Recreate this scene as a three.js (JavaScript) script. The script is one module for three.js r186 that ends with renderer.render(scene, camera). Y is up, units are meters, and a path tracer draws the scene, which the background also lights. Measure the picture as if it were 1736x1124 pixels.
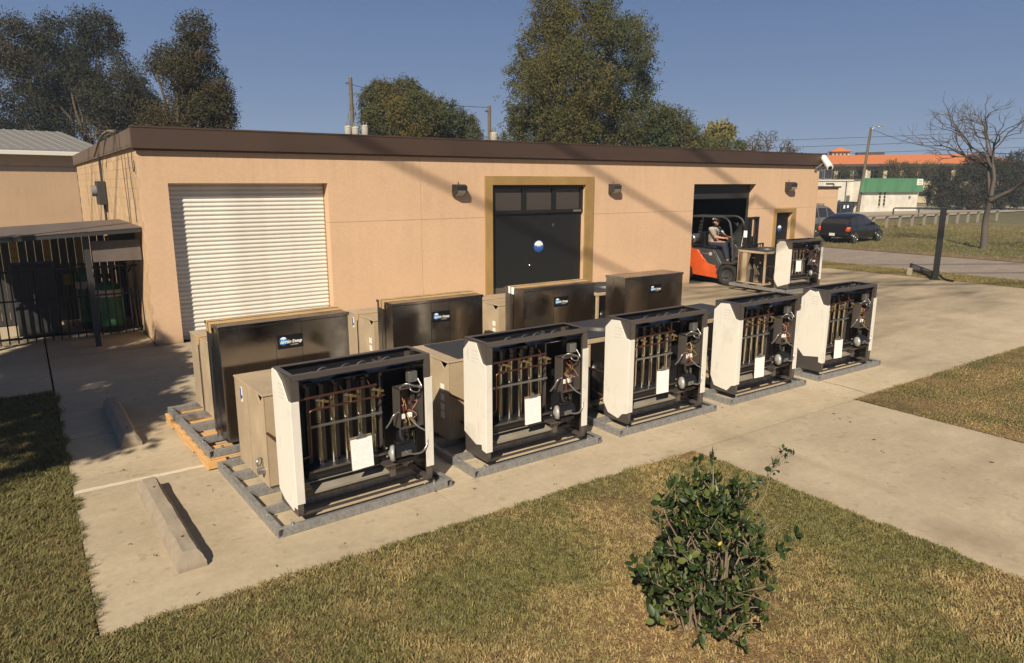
import * as THREE from 'three';
import { RoundedBoxGeometry } from 'three/addons/geometries/RoundedBoxGeometry.js';
import { mergeGeometries } from 'three/addons/utils/BufferGeometryUtils.js';

// ---------------------------------------------------------------- camera, sky, sun, exposure
const scene = new THREE.Scene();
const EYE = new THREE.Vector3(-1.884, 3.1, 14.874), FPX = 1185, HZ = 251;
const yawX = Math.atan2(2615 - 868, Math.hypot(FPX, HZ)), pit = Math.atan2(HZ, FPX);
const FW = new THREE.Vector3(Math.cos(yawX) * Math.cos(pit), -Math.sin(pit), -Math.sin(yawX) * Math.cos(pit));
const RT = new THREE.Vector3(Math.sin(yawX), 0, Math.cos(yawX));
const UP = new THREE.Vector3().crossVectors(RT, FW);
const camera = new THREE.PerspectiveCamera(50.746, 1024 / 663, 0.1, 900);
camera.position.copy(EYE);
camera.lookAt(EYE.clone().add(FW));
scene.add(camera);

const SUN = new THREE.Vector3(-1, 1.04, 0.88).normalize();
function skyTexture() {
  const w = 512, h = 256, d = new Float32Array(w * h * 4), v = new THREE.Vector3();
  for (let j = 0; j < h; j++) for (let i = 0; i < w; i++) {
    const th = (j + 0.5) / h * Math.PI - Math.PI / 2, ph = ((i + 0.5) / w - 0.5) * 2 * Math.PI;
    v.set(Math.cos(th) * Math.cos(ph), Math.sin(th), Math.cos(th) * Math.sin(ph));
    const e = Math.max(v.y, 0), k = 1 - Math.exp(-e * 7.5), g = Math.pow(Math.max(0, v.dot(SUN)), 12) * 0.10, zf = 1 - 0.62 * Math.min(1, Math.max(0, (e - 0.2) / 0.6));
    const k2 = Math.pow(e, 0.8);
    const o = (j * w + i) * 4;
    d[o] = 0.210 * (1 - k) + 0.066 * k - 0.02 * k2 + g;
    d[o + 1] = 0.266 * (1 - k) + 0.118 * k - 0.03 * k2 + g * 0.95;
    d[o + 2] = 0.345 * (1 - k) + 0.242 * k - 0.05 * k2 + g * 0.85;
    if (v.y < 0) { const q = Math.min(1, -v.y * 8); d[o] += (0.13 - d[o]) * q; d[o + 1] += (0.115 - d[o + 1]) * q; d[o + 2] += (0.085 - d[o + 2]) * q; }
    d[o] *= zf; d[o + 1] *= zf; d[o + 2] *= zf; d[o + 3] = 1;
  }
  const t = new THREE.DataTexture(d, w, h, THREE.RGBAFormat, THREE.FloatType);
  t.mapping = THREE.EquirectangularReflectionMapping; t.magFilter = t.minFilter = THREE.LinearFilter; t.needsUpdate = true;
  return t;
}
scene.background = scene.environment = skyTexture();
const sun = new THREE.DirectionalLight(new THREE.Color(1, 0.875, 0.69), 4.4);
sun.position.copy(SUN).multiplyScalar(80).add(new THREE.Vector3(10, 0, 0)); sun.target.position.set(10, 0, 0);
sun.castShadow = true; sun.shadow.mapSize.set(4096, 4096);
Object.assign(sun.shadow.camera, { left: -45, right: 45, top: 45, bottom: -45, near: 1, far: 200 });
scene.add(sun, sun.target);
const renderer = new THREE.WebGLRenderer({ antialias: true });
renderer.setSize(1024, 663);
renderer.toneMapping = THREE.LinearToneMapping; renderer.toneMappingExposure = 1.55;
renderer.shadowMap.enabled = true;

// ---------------------------------------------------------------- helpers
function rng(s) { return () => { s |= 0; s = s + 0x6D2B79F5 | 0; let t = Math.imul(s ^ s >>> 15, 1 | s); t = t + Math.imul(t ^ t >>> 7, 61 | t) ^ t; return ((t ^ t >>> 14) >>> 0) / 4294967296; }; }
const V = (x, y, z) => new THREE.Vector3(x, y, z);
const R = d => d * Math.PI / 180;
// a point of the place seen along a pixel of the 1736 x 1124 picture, d metres along the view axis
const at = (u, v, d) => EYE.clone().addScaledVector(FW, d).addScaledVector(RT, (u - 868) / FPX * d).addScaledVector(UP, -(v - 562) / FPX * d);
function gnd(u, v, y = 0) { const r = FW.clone().multiplyScalar(FPX).addScaledVector(RT, u - 868).addScaledVector(UP, 562 - v); return EYE.clone().addScaledVector(r, (y - EYE.y) / r.y); }
const used = {};
function numbered(n) { if (!(n in used)) { used[n] = 0; return n; } used[n]++; return n + '_' + String(used[n]).padStart(3, '0'); }
function tag(o, label, category, group, kind) { if (label) o.userData.label = label; if (category) o.userData.category = category; if (group) o.userData.group = group; if (kind) o.userData.kind = kind; return o; }
function thing(name, label, category, pos = [0, 0, 0], turn = 0, group) {
  const o = new THREE.Group(); o.name = numbered(name); o.position.set(...pos); o.rotation.y = turn; scene.add(o); return tag(o, label, category, group);
}
function sub(name, parent, pos = [0, 0, 0]) { const o = new THREE.Group(); o.name = name; o.position.set(...pos); parent.add(o); return o; }
// uv in metres from the dominant face direction
function metreUV(g) {
  const p = g.attributes.position, n = g.attributes.normal, uv = new Float32Array(p.count * 2);
  for (let i = 0; i < p.count; i += 3) {
    let nx = 0, ny = 0, nz = 0;
    for (let k = 0; k < 3; k++) { nx += n.getX(i + k); ny += n.getY(i + k); nz += n.getZ(i + k); }
    nx = Math.abs(nx); ny = Math.abs(ny); nz = Math.abs(nz);
    for (let k = 0; k < 3; k++) {
      const x = p.getX(i + k), y = p.getY(i + k), z = p.getZ(i + k), o = (i + k) * 2;
      if (ny >= nx && ny >= nz) { uv[o] = x; uv[o + 1] = z; } else if (nx >= nz) { uv[o] = z; uv[o + 1] = y; } else { uv[o] = x; uv[o + 1] = y; }
    }
  }
  g.setAttribute('uv', new THREE.BufferAttribute(uv, 2));
}
function join(geos, keepUV) {
  const list = (Array.isArray(geos) ? geos : [geos]).map(g => {
    const q = g.index ? g.toNonIndexed() : g.clone();
    for (const k of Object.keys(q.attributes)) if (!['position', 'normal', 'uv'].includes(k)) q.deleteAttribute(k);
    if (!q.attributes.normal) q.computeVertexNormals();
    if (!q.attributes.uv) q.setAttribute('uv', new THREE.BufferAttribute(new Float32Array(q.attributes.position.count * 2), 2));
    return q;
  });
  const g = list.length > 1 ? mergeGeometries(list) : list[0];
  if (!keepUV) metreUV(g);
  return g;
}
function mesh(name, geos, mat, parent, keepUV) {
  const m = new THREE.Mesh(join(geos, keepUV), mat); m.castShadow = m.receiveShadow = true;
  if (!parent || parent === scene) { m.name = numbered(name); scene.add(m); } else { m.name = name; parent.add(m); }
  return m;
}
function place(g, x, y, z, rx = 0, ry = 0, rz = 0) { if (rx) g.rotateX(rx); if (rz) g.rotateZ(rz); if (ry) g.rotateY(ry); g.translate(x, y, z); return g; }
const box = (w, h, d, x = 0, y = 0, z = 0, r = 0) => (r ? new RoundedBoxGeometry(w, h, d, 1, r) : new THREE.BoxGeometry(w, h, d)).translate(x, y, z);
// box from min corner to max corner
const span = (x0, x1, y0, y1, z0, z1, r = 0) => box(x1 - x0, y1 - y0, z1 - z0, (x0 + x1) / 2, (y0 + y1) / 2, (z0 + z1) / 2, r);
function rod(a, b, r, r2 = r, n = 10) {
  const d = b.clone().sub(a), g = new THREE.CylinderGeometry(r2, r, d.length(), n, 1);
  g.applyQuaternion(new THREE.Quaternion().setFromUnitVectors(V(0, 1, 0), d.normalize())); return g.translate((a.x + b.x) / 2, (a.y + b.y) / 2, (a.z + b.z) / 2);
}
const curve = pts => new THREE.CatmullRomCurve3(pts.map(p => p.isVector3 ? p : V(...p)), false, 'catmullrom', 0.5);
const tube = (pts, r, seg = 20, n = 6) => new THREE.TubeGeometry(curve(pts), seg, r, n, false);
// pipe with tight elbows
function pipe(pts, r, n = 8, er = r * 2.2) {
  const P = pts.map(p => V(...p)), path = new THREE.CurvePath();
  let last = P[0];
  for (let i = 1; i < P.length; i++) {
    if (i === P.length - 1) { path.add(new THREE.LineCurve3(last, P[i])); break; }
    const a = P[i].clone().add(P[i - 1].clone().sub(P[i]).setLength(er)), b = P[i].clone().add(P[i + 1].clone().sub(P[i]).setLength(er));
    path.add(new THREE.LineCurve3(last, a)); path.add(new THREE.QuadraticBezierCurve3(a, P[i], b)); last = b;
  }
  return new THREE.TubeGeometry(path, P.length * 10, r, n, false);
}
function shapeOf(pts, holes = []) {
  const s = new THREE.Shape(pts.map(p => new THREE.Vector2(...p)));
  for (const h of holes) s.holes.push(new THREE.Path(h.map(p => new THREE.Vector2(...p)))); return s;
}
// polygon in x,y pulled along +z
const slab = (pts, depth, z = 0, bevel = 0, holes = []) => new THREE.ExtrudeGeometry(shapeOf(pts, holes), { depth, bevelEnabled: bevel > 0, bevelSize: bevel, bevelThickness: bevel, bevelSegments: 1, steps: 1 }).translate(0, 0, z);
// polygon given as (z, y) pulled along +x from x0
function sideSlab(pts, x0, x1, bevel = 0) { const g = slab(pts.map(p => [-p[0], p[1]]), x1 - x0 - 2 * bevel, bevel, bevel); g.rotateY(Math.PI / 2); return g.translate(x0, 0, 0); }
const lathe = (pts, n = 20) => new THREE.LatheGeometry(pts.map(p => new THREE.Vector2(...p)), n);

// ---------------------------------------------------------------- textures
const H2 = (x, y, s) => { let h = Math.imul(x, 374761393) + Math.imul(y, 668265263) + Math.imul(s, 974634121) | 0; h = Math.imul(h ^ h >>> 13, 1274126177); return ((h ^ h >>> 16) >>> 0) / 4294967296; };
function vnoise(x, y, px, py, s) {
  const xi = Math.floor(x), yi = Math.floor(y), fx = x - xi, fy = y - yi, u = fx * fx * (3 - 2 * fx), v = fy * fy * (3 - 2 * fy);
  const w = (a, b) => H2(((a % px) + px) % px, ((b % py) + py) % py, s);
  return (w(xi, yi) * (1 - u) + w(xi + 1, yi) * u) * (1 - v) + (w(xi, yi + 1) * (1 - u) + w(xi + 1, yi + 1) * u) * v;
}
function fbm(u, v, px, py, oct, s, gain = 0.5) { let a = 0, k = 1, t = 0; for (let o = 0; o < oct; o++) { a += k * vnoise(u * px, v * py, px, py, s + o * 17); t += k; k *= gain; px *= 2; py *= 2; } return a / t; }
const wn = (x, z, s, sc) => vnoise(x * sc + 1000, z * sc + 1000, 1 << 20, 1 << 20, s);
function wfbm(x, z, s, sc, oct = 4) { let a = 0, k = 1, t = 0; for (let o = 0; o < oct; o++) { a += k * wn(x, z, s + o * 31, sc); t += k; k *= 0.5; sc *= 2.1; } return a / t; }
function tex(n, tile, fn, srgb) {
  const d = new Uint8Array(n * n * 4);
  for (let j = 0; j < n; j++) for (let i = 0; i < n; i++) { const c = fn(i / n, j / n), o = (j * n + i) * 4; for (let k = 0; k < 3; k++) d[o + k] = Math.max(0, Math.min(255, (Array.isArray(c) ? c[k] : c) * 255)); d[o + 3] = 255; }
  const t = new THREE.DataTexture(d, n, n, THREE.RGBAFormat); t.wrapS = t.wrapT = THREE.RepeatWrapping; t.magFilter = THREE.LinearFilter; t.minFilter = THREE.LinearMipmapLinearFilter; t.generateMipmaps = true;
  if (srgb) t.colorSpace = THREE.SRGBColorSpace; t.repeat.set(1 / tile, 1 / tile); t.needsUpdate = true; return t;
}
function rescale(t, a, b = a) { const c = t.clone(); c.repeat.set(1 / a, 1 / b); c.needsUpdate = true; return c; }
const tFine = tex(512, 1, (u, v) => fbm(u, v, 32, 32, 4, 3, 0.75));
const tStuc = tex(1024, 1, (u, v) => (v < 0.25 ? -0.30 * Math.exp(-v * 4 / 0.14) * (0.4 + fbm(u, v, 14, 10, 3, 33)) : 0) - (v < 0.935 && v > 0.6 ? 0.30 * Math.exp(-(0.935 - v) * 4 / 0.5) * Math.max(0, fbm(u, v, 60, 2, 3, 35, 0.7) - 0.48) : 0) + 0.90 + 0.16 * (fbm(u, v, 3, 3, 4, 13) - 0.5) + 0.07 * (fbm(u, v, 24, 3, 3, 14) - 0.5) + 0.11 * (fbm(u, v, 120, 120, 2, 15, 0.8) - 0.5));
const tSmudge = tex(512, 1, (u, v) => { const a = fbm(u, v, 5, 5, 5, 19, 0.6), b = fbm(u, v, 40, 9, 4, 23, 0.7); const k = 0.95 + 0.10 * (a - 0.5) - (a > 0.60 ? (a - 0.60) * 0.9 : 0) - (b > 0.66 ? (b - 0.66) * 1.0 : 0); return [k, k * 0.99, k * 0.965]; });
const tBlot = tex(512, 1, (u, v) => { const a = fbm(u, v, 4, 4, 6, 11, 0.6); return 0.72 + 0.5 * (a - 0.3); });
const tWear = tex(512, 1, (u, v) => 0.35 + 0.9 * (fbm(u, v, 6, 6, 6, 29, 0.6) - 0.28));
const tBrush = tex(512, 1, (u, v) => fbm(u, v, 4, 180, 3, 41, 0.7));
const tGrain = tex(512, 1, (u, v) => { const w = fbm(u, v, 2, 40, 4, 51, 0.6), b = fbm(u, v, 3, 5, 3, 57); return [0.62 + 0.4 * w * b * 1.6, 0.55 + 0.42 * w * b * 1.6, 0.45 + 0.4 * w * b * 1.5]; });
const tConc = tex(1024, 1, (u, v) => {
  const a = fbm(u, v, 5, 5, 5, 61, 0.55), b = fbm(u, v, 90, 90, 3, 67, 0.8), c = fbm(u, v, 14, 40, 4, 71, 0.6), spot = fbm(u, v, 40, 40, 2, 77) > 0.80 ? -0.12 : 0;
  const k = 0.82 + 0.26 * (a - 0.5) + 0.20 * (b - 0.5) + 0.14 * (c - 0.5) + spot; return [k, k * (0.985 + 0.03 * a), k * (0.95 + 0.06 * a)];
});
const tSpan = tex(512, 1, (u, v) => { // galvanised spangle
  let best = 9, id = 0; const N = 26, x = u * N, y = v * N;
  for (let a = -1; a <= 1; a++) for (let b = -1; b <= 1; b++) { const i = Math.floor(x) + a, j = Math.floor(y) + b, ii = (i + N) % N, jj = (j + N) % N, dx = i + H2(ii, jj, 5) - x, dy = j + H2(ii, jj, 6) - y, q = dx * dx + dy * dy; if (q < best) { best = q; id = H2(ii, jj, 7); } }
  return 0.62 + 0.3 * id + 0.12 * (fbm(u, v, 8, 8, 4, 83) - 0.5);
});
const tSoil = tex(1024, 1, (u, v) => { const a = fbm(u, v, 10, 10, 5, 91, 0.7), b = fbm(u, v, 120, 120, 2, 97); const k = 0.55 + 0.7 * (b - 0.5) + 0.5 * (a - 0.5); return [k, k * 0.96, k * 0.86]; });
const tAsph = tex(512, 1, (u, v) => { const k = 0.75 + 0.45 * (fbm(u, v, 110, 110, 2, 101) - 0.5) + 0.3 * (fbm(u, v, 4, 10, 5, 103, 0.6) - 0.5); return [k, k * 0.985, k * 0.96]; });

function mat(r, g, b, o = {}) { const m = new (o.phys ? THREE.MeshPhysicalMaterial : THREE.MeshStandardMaterial)(); delete (o = { ...o }).phys; m.color.setRGB(r, g, b); m.roughness = 0.8; m.metalness = 0; Object.assign(m, o); return m; }
const M = {
  stucco: mat(0.635, 0.43, 0.275, { roughness: 0.92, map: rescale(tStuc, 5.3, 4), bumpMap: rescale(tFine, 0.5), bumpScale: 0.001 }),
  block: mat(0.66, 0.45, 0.26, { roughness: 0.9, map: rescale(tBlot, 1.7), bumpMap: rescale(tFine, 0.3), bumpScale: 0.004 }),
  mortar: mat(0.42, 0.28, 0.16, { roughness: 0.95 }),
  ochre: mat(0.37, 0.235, 0.085, { roughness: 0.9, map: rescale(tBlot, 2.3), bumpMap: rescale(tFine, 0.4), bumpScale: 0.003 }),
  fascia: mat(0.072, 0.043, 0.029, { roughness: 0.55, map: rescale(tBlot, 4) }),
  roof: mat(0.16, 0.15, 0.15, { roughness: 0.9, map: rescale(tBlot, 3) }),
  slat: mat(0.80, 0.77, 0.70, { roughness: 0.5, map: rescale(tBlot, 2.7) }),
  black: mat(0.006, 0.007, 0.007, { roughness: 0.55, bumpMap: rescale(tFine, 0.5), bumpScale: 0.0006 }),
  blackPaint: mat(0.010, 0.010, 0.011, { roughness: 0.38 }),
  rubber: mat(0.016, 0.016, 0.016, { roughness: 0.85, bumpMap: rescale(tFine, 0.2), bumpScale: 0.001 }),
  darkGlass: mat(0.03, 0.026, 0.025, { roughness: 0.08, metalness: 0.0 }),
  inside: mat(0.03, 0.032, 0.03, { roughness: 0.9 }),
  steel: mat(0.315, 0.295, 0.28, { metalness: 1, roughness: 0.34, roughnessMap: rescale(tWear, 1.3), bumpMap: rescale(tBrush, 0.9, 0.10), bumpScale: 0.00006 }),
  steelDark: mat(0.19, 0.165, 0.15, { metalness: 0.7, roughness: 0.38, bumpMap: rescale(tBrush, 0.9, 0.12), bumpScale: 0.00006 }),
  tubeSteel: mat(0.86, 0.80, 0.70, { metalness: 1, roughness: 0.10 }),
  trayM: mat(0.42, 0.38, 0.31, { metalness: 0.35, roughness: 0.45, map: rescale(tBlot, 0.8) }),
  bell: mat(0.40, 0.39, 0.37, { metalness: 0.35, roughness: 0.4 }),
  liner: mat(0.014, 0.014, 0.016, { roughness: 0.4 }),
  film: mat(0.022, 0.022, 0.028, { roughness: 0.28 }),
  foam: mat(0.73, 0.70, 0.64, { roughness: 0.85, map: rescale(tSmudge, 2.3), bumpMap: rescale(tFine, 0.25), bumpScale: 0.0015 }),
  galv: mat(0.40, 0.40, 0.40, { metalness: 0.55, roughness: 0.5, map: rescale(tSpan, 0.5), bumpMap: rescale(tFine, 0.4), bumpScale: 0.0008 }),
  copper: mat(0.26, 0.125, 0.08, { metalness: 0.9, roughness: 0.42, map: rescale(tBlot, 0.3) }),
  brass: mat(0.50, 0.36, 0.15, { metalness: 0.9, roughness: 0.38 }),
  chrome: mat(0.72, 0.71, 0.69, { metalness: 1, roughness: 0.16 }),
  alu: mat(0.42, 0.42, 0.41, { metalness: 0.9, roughness: 0.38 }),
  tan: mat(0.52, 0.405, 0.27, { roughness: 0.5, map: rescale(tBlot, 1.4), bumpMap: rescale(tFine, 0.4), bumpScale: 0.0006 }),
  tanDark: mat(0.19, 0.145, 0.10, { roughness: 0.6 }),
  coil: mat(0.30, 0.25, 0.17, { roughness: 0.55, metalness: 0.3 }),
  cardboard: mat(0.60, 0.40, 0.19, { roughness: 0.8, map: rescale(tBlot, 0.7) }),
  strap: mat(0.03, 0.028, 0.026, { roughness: 0.5 }),
  wood: mat(0.72, 0.46, 0.22, { roughness: 0.85, map: rescale(tGrain, 0.7, 0.14), bumpMap: rescale(tGrain, 0.7, 0.14), bumpScale: 0.001 }),
  oldWood: mat(0.27, 0.215, 0.155, { roughness: 0.9, map: rescale(tGrain, 0.8, 0.2) }),
  paper: mat(0.86, 0.83, 0.82, { roughness: 0.7 }),
  white: mat(0.80, 0.78, 0.72, { roughness: 0.6 }),
  blue: mat(0.03, 0.07, 0.34, { roughness: 0.5 }),
  red: mat(0.22, 0.03, 0.02, { roughness: 0.5 }),
  yellow: mat(0.38, 0.26, 0.05, { roughness: 0.6 }),
  conc: mat(0.535, 0.440, 0.310, { roughness: 0.93, map: rescale(tConc, 3.7), bumpMap: rescale(tConc, 1.3), bumpScale: 0.003, vertexColors: true }),
  stop: mat(0.36, 0.30, 0.225, { roughness: 0.95, map: rescale(tBlot, 0.55), bumpMap: rescale(tConc, 0.7), bumpScale: 0.008 }),
  joint: mat(0.05, 0.04, 0.03, { roughness: 1 }),
  asph: mat(0.33, 0.275, 0.23, { roughness: 0.95, map: rescale(tAsph, 5), bumpMap: rescale(tAsph, 0.9), bumpScale: 0.006 }),
  soil: mat(0.36, 0.27, 0.14, { roughness: 1, map: rescale(tSoil, 1.6), bumpMap: rescale(tSoil, 0.9), bumpScale: 0.02, vertexColors: true }),
  far: mat(0.20, 0.19, 0.085, { roughness: 1, map: rescale(tSoil, 4.3), vertexColors: true }),
  orange: mat(0.62, 0.095, 0.018, { roughness: 0.4, phys: 1, clearcoat: 0.3, map: rescale(tBlot, 1.1) }),
  charcoal: mat(0.035, 0.035, 0.037, { roughness: 0.5 }),
  greenTank: mat(0.06, 0.20, 0.10, { roughness: 0.45, map: rescale(tBlot, 0.8) }),
};

// ---------------------------------------------------------------- ground
const rg = rng(77), structure = o => tag(o, null, null, null, 'structure');
function tinted(geo, fn, dx = 0, dz = 0) {
  const p = geo.attributes.position, c = new Float32Array(p.count * 3);
  for (let i = 0; i < p.count; i++) { const q = fn(p.getX(i) + dx, p.getZ(i) + dz); c.set(q, i * 3); }
  geo.setAttribute('color', new THREE.BufferAttribute(c, 3)); return geo;
}
function sheet(name, x0, x1, z0, z1, y, m, step, fn, lift) {
  const g = new THREE.PlaneGeometry(x1 - x0, z1 - z0, Math.max(1, Math.round((x1 - x0) / step)), Math.max(1, Math.round((z1 - z0) / step))).rotateX(-Math.PI / 2).translate((x0 + x1) / 2, y, (z0 + z1) / 2);
  const p = g.attributes.position, uv = g.attributes.uv;
  for (let i = 0; i < p.count; i++) { const x = p.getX(i), z = p.getZ(i); uv.setXY(i, x, z); if (lift) p.setY(i, y + lift(x, z)); }
  if (lift) g.computeVertexNormals();
  if (fn) tinted(g, fn);
  const o = new THREE.Mesh(g, m); o.name = numbered(name); o.receiveShadow = true; scene.add(o); return structure(o);
}
const dryness = (x, z) => { const a = wfbm(x, z, 401, 0.75, 4), b = wfbm(x, z, 433, 2.6, 3); return Math.max(0, Math.min(1, (a * 0.72 + b * 0.36 - 0.43) * 3.6)); };
const soilTint = (x, z) => { const d = dryness(x, z); return [0.60 + 0.55 * d, 0.56 + 0.42 * d, 0.48 + 0.42 * d]; };
const farTint = (x, z) => { const a = wfbm(x, z, 501, 0.11, 5), b = wfbm(x, z, 509, 0.8, 3); const d = Math.max(0, Math.min(1, (a - 0.36) * 2.6 + (b - 0.5) * 0.9)), e = Math.max(0, 1 - Math.abs(x - 31.5) / 1.8); return [0.75 + 0.55 * d + 0.55 * e, 0.82 + 0.34 * d + 0.12 * e, 0.68 + 0.5 * d + 0.4 * e]; };
sheet('ground', -320, 420, -420, 260, -0.08, M.far, 20, farTint);
sheet('lawn', 31.0, 62, -60, 40, -0.012, M.far, 0.8, farTint);
sheet('lawn', -14, -1.79, 2.5, 30, -0.006, M.soil, 0.25, soilTint);
sheet('lawn', -1.79, 4.345, 9.665, 20, -0.004, M.soil, 0.12, soilTint, (x, z) => 0.03 * (wfbm(x, z, 91, 1.1, 3) - 0.45));
sheet('lawn', 7.855, 22.6, 9.665, 20, -0.004, M.soil, 0.15, soilTint, (x, z) => 0.03 * (wfbm(x, z, 91, 1.1, 3) - 0.45));
sheet('lawn', 22.74, 24.6, -60, 40, -0.004, M.far, 0.4, farTint);
sheet('road', 24.55, 31.15, -120, 60, -0.03, M.asph, 10);
sheet('pavement_base', -1.78, 22.7, 0, 9.65, -0.035, M.joint, 30);
sheet('pavement_base', 4.35, 7.85, 9.65, 18, -0.035, M.joint, 30);

// concrete lot, poured in bays with sawn joints between them
const concTint = (x, z) => {
  const a = wfbm(x, z, 601, 0.35, 5), b = wfbm(x * 0.35, z * 1.6, 611, 1.1, 4), c = wfbm(x, z, 617, 2.4, 3);
  let k = 0.97 + 0.30 * (a - 0.5) + 0.20 * (b - 0.5) + 0.10 * (c - 0.5), w = 0;
  // tyre and dirt marks in front of the open bay and along the drive
  const s = Math.max(0, Math.min(1, (x - 9) / 5)) * Math.max(0, Math.min(1, (9 - z) / 4));
  const st = Math.pow(wfbm(x * 0.30 + z * 0.32, z * 1.9 - x * 0.25, 631, 1.5, 4), 2.2);
  k -= s * (0.05 + 1.1 * st); w += s * 0.35; k -= 0.9 * Math.max(0, wfbm(x * 0.22 + z * 0.05, z * 2.6 + 0.25 * x, 651, 1.4, 4) - 0.56) * Math.max(0, Math.min(1, (x - 4) / 4));
  k -= 0.16 * Math.exp(-Math.abs(z) / 0.5);                            // grime washed to the foot of the wall
  if (z > 8.9 && Math.abs(x - 4.2) < 1) { const q = Math.max(0, wfbm(x, z, 641, 1.7, 3) - 0.42) * 1.2; k -= q * 0.6; w += q; }
  return [k * (1 + 0.03 * w), k * (1 - 0.03 * w), k * (1 - 0.10 * w)];
};
const pavement = new THREE.Group(); pavement.name = 'pavement'; scene.add(pavement); structure(pavement);
function concreteSlab(x0, x1, z0, z1) {
  const g0 = 0.013, w = x1 - x0 - 2 * g0, d = z1 - z0 - 2 * g0, cx = (x0 + x1) / 2, cz = (z0 + z1) / 2;
  let g = new THREE.BoxGeometry(w, 0.08, d, Math.ceil(w / 0.16), 1, Math.ceil(d / 0.16)).translate(cx, -0.04, cz);
  const p = g.attributes.position, n = g.attributes.normal, uv = g.attributes.uv;
  for (let i = 0; i < p.count; i++) uv.setXY(i, p.getX(i) + (Math.abs(n.getX(i)) > 0.5 ? p.getY(i) : 0), p.getZ(i) + (Math.abs(n.getZ(i)) > 0.5 ? p.getY(i) : 0));
  const tone = 0.93 + 0.12 * rg();
  tinted(g, (x, z) => concTint(x, z).map(c => c * tone));
  const m = new THREE.Mesh(g, M.conc); m.name = 'slab'; m.receiveShadow = true; pavement.add(m);
}
const SX = [-1.79, 1.29, 4.35, 7.85, 11.52, 15.25, 18.95, 22.73], SZ = [0.004, 5.05, 9.67];
for (let i = 0; i < SX.length - 1; i++) for (let j = 0; j < SZ.length - 1; j++) concreteSlab(SX[i], SX[i + 1], SZ[j], SZ[j + 1]);
concreteSlab(4.35, 7.85, 9.67, 13.2); concreteSlab(4.35, 7.85, 13.2, 17);
concreteSlab(-7, -1.79, -6, 2.5); concreteSlab(-1.79, -0.004, -6, 0.004); concreteSlab(21.88, 22.73, -4, 0.004);

{ // small dark drips and a crack in the slab
  const r = rng(313), gs = [];
  for (let i = 0; i < 34; i++) { const x = -1.5 + 15 * r(), z = i < 14 ? 9.6 + 2.5 * r() : 5.5 + 4 * r(); if (z > 9.6 && (x < 4.5 || x > 7.7)) continue; const s = 0.008 + 0.03 * r() * r(), P = []; for (let k = 0; k < 9; k++) { const a = k / 9 * 6.283, q = s * (0.6 + 0.7 * r()); P.push([x + q * Math.cos(a) * 1.4, -(z + q * Math.sin(a))]); } gs.push(new THREE.ShapeGeometry(shapeOf(P)).rotateX(-Math.PI / 2).translate(0, 0.003, 0)); }
  const crack = []; let cx = 8.3, cz = 9.66; const up = [], dn = []; for (let k = 0; k < 26; k++) { up.push([cx - 0.004 - 0.003 * r(), -cz]); dn.unshift([cx + 0.004 + 0.003 * r(), -cz]); cx += 0.05 * (r() - 0.35); cz -= 0.11; } gs.push(new THREE.ShapeGeometry(shapeOf([...up, ...dn])).rotateX(-Math.PI / 2).translate(0, 0.003, 0));
  structure(mesh('slab_stain', gs, mat(0.11, 0.08, 0.055, { roughness: 0.9 }), scene));
}
// worn parking line
{
  const pts = [], N = 60; const r = rng(5);
  for (let i = 0; i <= N; i++) pts.push([-1.78 + i * 5 / N, 6.81 + 0.012 * r()]);
  for (let i = N; i >= 0; i--) pts.push([-1.78 + i * 5 / N, 6.91 - 0.012 * r()]);
  const tLine = tex(256, 1, (u, v) => fbm(u, v, 6, 60, 4, 141, 0.7) > 0.40 ? 1 : 0.76);
  const g = new THREE.ShapeGeometry(shapeOf(pts.map(p => [p[0], -p[1]]))).rotateX(-Math.PI / 2).translate(0, 0.004, 0);
  const o = mesh('parking_line', g, mat(0.58, 0.51, 0.39, { roughness: 0.9, map: rescale(tLine, 0.9) }), scene); structure(o);
}
// ---------------------------------------------------------------- grass blades
function bladeTuft(n, h, spread, seed) {
  const r = rng(seed), gs = [];
  for (let i = 0; i < n; i++) {
    const a = r() * 6.283, l = h * (0.55 + 0.7 * r()), w = 0.0026 + 0.0022 * r(), lean = 0.3 + 0.9 * r(), bx = (r() - 0.5) * spread, bz = (r() - 0.5) * spread;
    const ca = Math.cos(a), sa = Math.sin(a), P = [];
    for (const [t, k] of [[0, 1], [0.5, 0.9], [1, 0.15]]) { const out = lean * l * t * t, y = l * t * (1 - 0.35 * lean * t); for (const s of [-1, 1]) P.push(bx + ca * out - sa * w * k * s, y, bz + sa * out + ca * w * k * s); }
    const g = new THREE.BufferGeometry(); g.setAttribute('position', new THREE.Float32BufferAttribute(P, 3)); g.setIndex([0, 1, 2, 2, 1, 3, 2, 3, 4, 4, 3, 5]); g.computeVertexNormals(); gs.push(g);
  }
  return mergeGeometries(gs);
}
const M4 = new THREE.Matrix4(), Q4 = new THREE.Quaternion(), S4 = V(1, 1, 1), E4 = new THREE.Euler(), C4 = new THREE.Color();
const leafMat = (o = {}) => mat(1, 1, 1, { roughness: 0.7, side: THREE.DoubleSide, ...o });
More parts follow.
